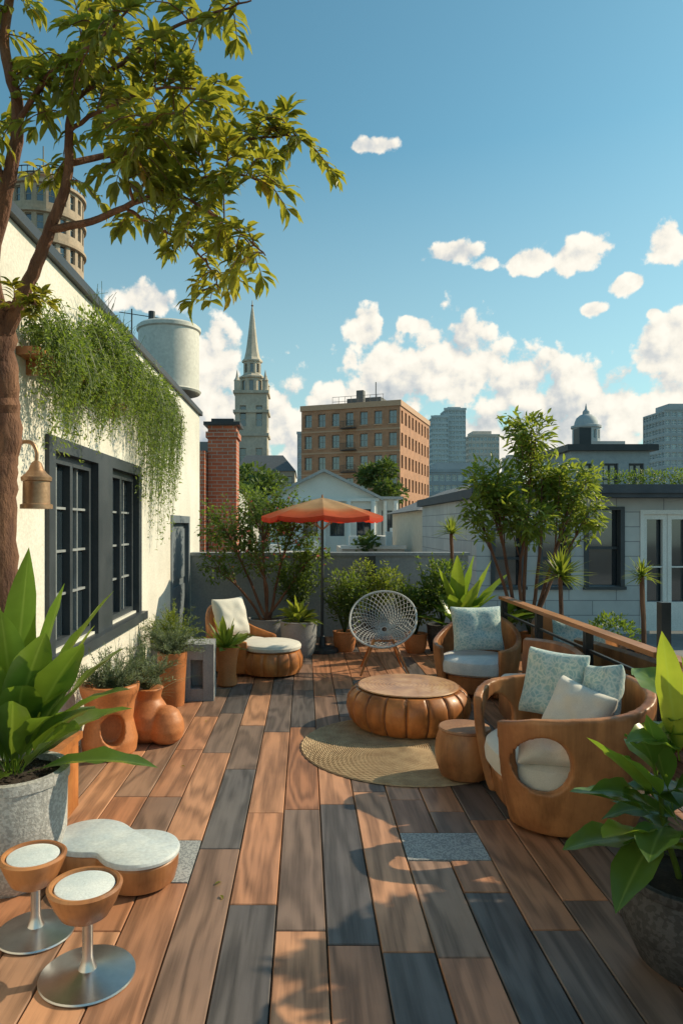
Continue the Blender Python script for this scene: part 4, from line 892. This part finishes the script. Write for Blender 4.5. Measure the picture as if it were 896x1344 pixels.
for i in range(8):
    a0=math.pi/4*i+.39;a1=a0+math.pi/4
    for (r,z0,z1,ww) in((2.2,zz(518),zz(497),.8),(1.6,zz(493),zz(475),.6)):
        p0=Vector((cx+r*math.cos(a0),cy+r*math.sin(a0),z0));p1=Vector((cx+r*math.cos(a1),cy+r*math.sin(a1),z0)); facade(b,p0,(p1-p0),(p1-p0).length,z1-z0,1,1,ww,(z1-z0)*.65,(z1-z0)*.15,.25,(0,0),.06)
b.lathe([(2.5,zz(498)),(2.5,zz(496)),(1.9,zz(494)),(1.7,zz(492))],(cx,cy,0),8); b.lathe([(1.8,zz(476)),(1.85,zz(474)),(1.4,zz(470)),(1.15,zz(462)),(.95,zz(452)),(.72,zz(438)),(.48,zz(422)),(.28,zz(410)),(.12,zz(402)),(.06,zz(394))],(cx,cy,0),8)
b.obj('tower',[M_ch,M_glass,M_ch],e,False)
b=MB(); b.lathe([(.05,-.25),(.25,0),(.05,.25)],(cx,cy,zz(401)),12); b.obj('finial',M_copper,e)
e=E('stone_hall',(-7,110,0)); b=MB(); facade(b,(-11,108,-12),(1,0,0),9.4,22.3,6,6,.8,2.0,.9,.3,(0,1),.08); b.box(-1.7,-1.6,108.01,125,-12,10.3); b.add([(-11.2,107.7,10.3),(-1.4,107.7,10.3),(-1.4,125,10.3),(-11.2,125,10.3),(-9.5,110,13),(-3.5,110,13),(-3.5,123,13),(-9.5,123,13)],[(0,1,5,4),(1,2,6,5),(2,3,7,6),(3,0,4,7),(4,5,6,7)],.5,2); b.obj('walls',[M_ch,M_glass,pm('slate_dark',(.14,.15,.16),(.2,.21,.22))],e,False)
e=E('round_stone_tower',(-30.5,80,0)); b=MB(); nF=22; r=4.5
for i in range(nF):
    a0=2*math.pi*i/nF;a1=2*math.pi*(i+1)/nF
    p0=Vector((-30.5+r*math.cos(a0),80+r*math.sin(a0),-12));p1=Vector((-30.5+r*math.cos(a1),80+r*math.sin(a1),-12))
    facade(b,p0,(p1-p0),(p1-p0).length,52,1,17,.75,1.7,.7,.3,(0,1),.06)
for z in(27,30.2,33.4,36.6,39.8): b.lathe([(r+.05,z-.2),(r+.3,z-.15),(r+.3,z+.15),(r+.05,z+.2)],(-30.5,80,0),44,cap=False)
b.lathe([(r,39.9),(.5,40.4)],(-30.5,80,0),44,cap=False); b.lathe([(2.6,40),(2.6,41.3),(2.9,41.4),(2.8,41.8),(.2,42.6)],(-30.5,80,0),32)
b.obj('drum',[pm('tower_stone',(.36,.27,.19),(.48,.38,.28),.4,.85,4,.3),M_glass,M_ch],e,False)
b=MB()
for i in range(44):
    a=2*math.pi*i/44; x,y_=-30.5+4.6*math.cos(a),80+4.6*math.sin(a); b.tube([(x,y_,40),(x,y_,41.4)],.05,4)
for z in(40.7,41.4): b.tube([(-30.5+4.6*math.cos(2*math.pi*i/44),80+4.6*math.sin(2*math.pi*i/44),z) for i in range(45)],.06,4)
b.tube([(-30.5,80,42),(-30.5,80,46)],.08,5); b.obj('railing',M_black,e)
def tower(name,px0,px1,pyt,Y,mt,cols,rows,depth=None,bars=(1,1),wf=.8):
    X0=(px0-400)/F*Y;X1=(px1-400)/F*Y;zt=H+(690-pyt)/F*Y; e=E(name,(X0,Y,-12)); b=MB(); w=X1-X0; h=zt+12; d=depth or w
    facade(b,(X0,Y,-12),(1,0,0),w,h,cols,rows,w/cols*wf,h/rows*.6,h/rows*.2,.3,bars,.12); facade(b,(X0,Y+d,-12),(0,-1,0),d,h,cols,rows,d/cols*wf,h/rows*.6,h/rows*.2,.3,bars,.12); facade(b,(X1,Y,-12),(0,1,0),d,h,cols,rows,d/cols*wf,h/rows*.6,h/rows*.2,.3,bars,.12)
    b.quad((X0,Y,zt),(X1,Y,zt),(X1,Y+d,zt),(X0,Y+d,zt)); b.box(X0+w*.2,X1-w*.2,Y+d*.2,Y+d*.8,zt+.01,zt+w*.18); b.box(X0-.2,X1+.2,Y-.2,Y+.2,zt+.012,zt+.8); b.obj('walls',mt,e,False); return e
M_tg=[pm('pale_mullion',(.44,.50,.52),(.52,.57,.59),.2),M_glass2,M_white]
tower('glass_tower',566,588,548,260,M_tg,5,28); tower('glass_tower',583,611,538,262,M_tg,6,30)
tower('concrete_tower',614,655,572,300,[pm('beige_concrete',(.54,.48,.42),(.62,.55,.49),.2),M_glass2,M_white],8,20)
tower('office_tower',872,930,538,200,[pm('blue_grey_concrete',(.34,.38,.40),(.42,.45,.47),.2),M_glass2,M_white],7,20)
tower('office_block',848,880,604,240,[pm('tan_concrete',(.48,.42,.36),(.56,.49,.42),.2),M_glass2,M_white],5,14)
tower('office_block',390,398,570,200,[pm('grey_concrete2',(.36,.38,.4),(.42,.44,.46),.2),M_glass2,M_white],2,16)
tower('office_block',560,640,620,180,[pm('blue_concrete2',(.30,.34,.37),(.36,.40,.43),.2),M_glass2,M_white],10,10)
tower('office_block',262,282,592,60,[pm('dark_render',(.16,.16,.16),(.24,.23,.22),.2),M_glass,M_white],2,9)
tower('office_block',760,845,592,150,[pm('stone_grey2',(.36,.37,.37),(.43,.44,.44),.2),M_glass2,M_white],9,9)
tower('office_tower',664,684,600,320,[pm('pale_concrete3',(.42,.44,.45),(.5,.51,.51),.2),M_glass2,M_white],4,16)
tower('office_tower',722,748,606,280,[pm('blue_concrete4',(.32,.37,.41),(.38,.43,.47),.2),M_glass2,M_white],5,14)
e=E('domed_building',(64,150,0)); b=MB(); cx=(786-400)/F*150; zf=lambda py:H+(690-py)/F*150
for i in range(12):
    a0=2*math.pi*i/12;a1=2*math.pi*(i+1)/12; r=3.0
    p0=Vector((cx+r*math.cos(a0),157+r*math.sin(a0),zf(594)));p1=Vector((cx+r*math.cos(a1),157+r*math.sin(a1),zf(594))); facade(b,p0,(p1-p0),(p1-p0).length,zf(556)-zf(594),1,2,.7,2.0,.6,.3,(0,0),.08)
b.lathe([(3.3,zf(556)),(3.3,zf(553)),(2.6,zf(552)),(2.5,zf(548)),(2.1,zf(542)),(1.3,zf(538)),(.8,zf(537)),(.75,zf(533)),(.3,zf(530)),(.05,zf(522))],(cx,157,0),24)
b.lathe([(3.9,zf(594)),(3.9,zf(590)),(3.1,zf(589))],(cx,157,0),24); b.obj('dome',[pm('grey_dome',(.34,.38,.41),(.42,.46,.48),.3),M_glass2,M_white],e)
random.seed(29); b=MB()
for i in range(90):
    Y=U(300,900); px=U(-100,1000); py=U(612,672); w=U(8,26)/F*Y; X=(px-400)/F*Y; z=H+(690-py)/F*Y; nfl=int((z+12)/3.2)
    b.box(X,X+w,Y,Y+w,-12,z,R(),0); b.box(X+w*.3,X+w*.6,Y+w*.3,Y+w*.6,z,z+3,R(),0)
    for k in range(0,nfl,1): b.box(X+.5,X+w-.5,Y-.15,Y-.02,-12+k*3.2+1,-12+k*3.2+2.6,R(),1)
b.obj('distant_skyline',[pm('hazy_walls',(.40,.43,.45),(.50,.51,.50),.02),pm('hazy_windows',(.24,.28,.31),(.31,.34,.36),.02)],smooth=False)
random.seed(37)
def treemass(name,items,ls):
    b=MB()
    for (px,py,Y,r,n) in items:
        c=W(px,py,Y)
        for k in range(5): clump(b,c+Vector((U(-.5,.5)*r,U(-.5,.5)*r,U(-.35,.35)*r)),(r*.6,r*.6,r*.45),n//5,ls*Y/30,ls*.5*Y/30,(0,1),.2,.6)
        b.tube([c-Vector((0,0,r*.3)),Vector((c.x,c.y,-12))],r*.08,5,.1)
    b.obj(name,M_far,smooth=False)
treemass('distant_trees',[(325,632,60,2.6,1100),(345,640,55,2,900),(300,645,50,1.8,800),(495,624,62,1.7,900),(512,645,60,1.4,600),(330,665,30,1.1,700),(290,690,20,1.0,500),(480,712,22,.4,300),(560,700,40,1.0,500),(820,612,30,.8,400)],.26)
# ---------------------------------------------------------------- world
SUN_EL=34; AZ=18
w=bpy.data.worlds.new('World'); sc.world=w; w.use_nodes=True; nt=w.node_tree; nt.nodes.clear()
try: w.cycles.sampling_method='MANUAL'; w.cycles.sample_map_resolution=512
except Exception: pass
sky=N(nt,'ShaderNodeTexSky'); sky.sky_type='NISHITA'; sky.sun_disc=False; sky.sun_elevation=math.radians(SUN_EL); sky.sun_rotation=math.radians(90-AZ); sky.air_density=1.0; sky.dust_density=.6; sky.ozone_density=1.2
def azel(px,py):
    d=Vector(((px-400)/F,1,(690-py)/F)).normalized(); return math.atan2(d.x,d.y),math.asin(d.z)
clouds=[(592,331,34,15),(755,330,44,28),(700,342,52,16),(645,346,18,10),(883,322,36,27),(826,372,28,12),(776,405,17,9),(858,411,12,10),(480,428,28,34),(543,426,22,12),(498,190,36,12),(190,392,50,20),
(520,500,85,62),(600,485,80,68),(675,510,75,52),(755,520,85,50),(825,530,60,40),(455,530,75,48),(700,580,260,75),(275,485,42,76),(300,565,140,70),(890,445,58,48),(890,530,70,60),(420,580,120,65),(-150,520,140,80),(1150,520,150,90)]
tc=N(nt,'ShaderNodeTexCoord'); sp=N(nt,'ShaderNodeSeparateXYZ'); nt.links.new(tc.outputs['Generated'],sp.inputs[0])
az=math_(nt,'ARCTAN2',sp.outputs[0],sp.outputs[1]); el=math_(nt,'ARCSINE',sp.outputs[2]); cb=N(nt,'ShaderNodeCombineXYZ'); nt.links.new(az,cb.inputs[0]);nt.links.new(el,cb.inputs[1])
acc=None
for (px,py,rx,ry) in clouds:
    a,e_=azel(px,py); a2,_=azel(px+rx,py); _,e2=azel(px,py-ry); ra=abs(a2-a);re=abs(e2-e_)
    vm=N(nt,'ShaderNodeVectorMath',operation='MULTIPLY_ADD'); nt.links.new(cb.outputs[0],vm.inputs[0]); vm.inputs[1].default_value=(1/ra,1/re,0); vm.inputs[2].default_value=(-a/ra,-e_/re,0)
    ln_=N(nt,'ShaderNodeVectorMath',operation='LENGTH'); nt.links.new(vm.outputs[0],ln_.inputs[0]); d=ln_.outputs['Value']
    acc=d if acc is None else math_(nt,'SMOOTH_MIN',acc,d,.2)
acc=math_(nt,'SUBTRACT',1.05,math_(nt,'MINIMUM',acc,2.2))
def n2d(vec,scale,detail,rough,dist=0):
    n=N(nt,'ShaderNodeTexNoise',noise_dimensions='2D'); n.inputs['Scale'].default_value=scale; n.inputs['Detail'].default_value=detail; n.inputs['Roughness'].default_value=rough; n.inputs['Distortion'].default_value=dist
    nt.links.new(vec,n.inputs['Vector']); return n.outputs['Fac']
of=N(nt,'ShaderNodeVectorMath',operation='ADD'); nt.links.new(cb.outputs[0],of.inputs[0]); of.inputs[1].default_value=(.008,.013,0)
def bill(vec):
    v1=N(nt,'ShaderNodeTexVoronoi',voronoi_dimensions='2D',feature='SMOOTH_F1'); v1.inputs['Scale'].default_value=30; v1.inputs['Smoothness'].default_value=.4
    dn=N(nt,'ShaderNodeTexNoise',noise_dimensions='2D'); dn.inputs['Scale'].default_value=34; dn.inputs['Detail'].default_value=7; nt.links.new(vec,dn.inputs['Vector'])
    vv=N(nt,'ShaderNodeVectorMath',operation='MULTIPLY_ADD'); nt.links.new(dn.outputs['Color'],vv.inputs[0]); vv.inputs[1].default_value=(.04,.04,0); nt.links.new(vec,vv.inputs[2]); nt.links.new(vv.outputs[0],v1.inputs['Vector'])
    a=math_(nt,'MULTIPLY',v1.outputs['Distance'],-.95)
    return math_(nt,'ADD',math_(nt,'ADD',a,.42),math_(nt,'MULTIPLY',math_(nt,'SUBTRACT',n2d(vec,20,10,.6),.5),1.9))
b1=bill(cb.outputs[0]); b2=bill(of.outputs[0])
dens=math_(nt,'ADD',acc,b1)
mr=N(nt,'ShaderNodeMapRange',interpolation_type='SMOOTHSTEP'); nt.links.new(dens,mr.inputs[0]); mr.inputs[1].default_value=.0; mr.inputs[2].default_value=.38
sh=math_(nt,'MULTIPLY_ADD',math_(nt,'SUBTRACT',b1,b2),.60,.80)
lowf=N(nt,'ShaderNodeMapRange'); nt.links.new(n2d(cb.outputs[0],11,3,.5),lowf.inputs[0]); lowf.inputs[1].default_value=.45; lowf.inputs[2].default_value=.7; lowf.inputs[3].default_value=0; lowf.inputs[4].default_value=.5
sh=math_(nt,'SUBTRACT',sh,math_(nt,'MULTIPLY',lowf.outputs[0],math_(nt,'MULTIPLY_ADD',acc,1.0,.3)),clamp=True)
cr=ramp(nt,[(0,(4.2,4.7,5.1)),(.4,(6.3,6.4,6.3)),(.72,(8.8,8.3,7.3)),(1,(9.7,9.2,8.1))]); nt.links.new(sh,cr.inputs[0])
tint=mixc(nt,1,sky.outputs[0],(.92,1.46,1.27),'MULTIPLY')
hz=N(nt,'ShaderNodeMapRange'); nt.links.new(el,hz.inputs[0]); hz.inputs[1].default_value=.0; hz.inputs[2].default_value=.5; hz.inputs[3].default_value=.6; hz.inputs[4].default_value=0
base=mixc(nt,hz.outputs[0],tint,(5.5,6.5,6.2))
col=mixc(nt,math_(nt,'MULTIPLY',mr.outputs[0],.97),base,cr.outputs[0])
bg=N(nt,'ShaderNodeBackground'); bg.inputs[1].default_value=.11; nt.links.new(col,bg.inputs[0]); wo=N(nt,'ShaderNodeOutputWorld'); nt.links.new(bg.outputs[0],wo.inputs[0])
sd=bpy.data.lights.new('sun','SUN'); sd.energy=5.0; sd.angle=math.radians(.5); sd.color=(1,.84,.58); so=bpy.data.objects.new('sun',sd); sc.collection.objects.link(so)
a=math.radians(AZ);e_=math.radians(SUN_EL); dirn=Vector((math.cos(a)*math.cos(e_),math.sin(a)*math.cos(e_),math.sin(e_))); so.rotation_euler=dirn.to_track_quat('Z','Y').to_euler(); so.location=(20,10,20)
cd=bpy.data.cameras.new('camera'); cd.sensor_fit='HORIZONTAL'; cd.sensor_width=24; cd.lens=24*900/896; cd.shift_x=48/896; cd.shift_y=18/896; cd.clip_end=8000; cd.clip_start=.05
co=bpy.data.objects.new('camera',cd); co.location=(0,0,H); co.rotation_euler=(math.radians(90),0,0); sc.collection.objects.link(co); sc.camera=co
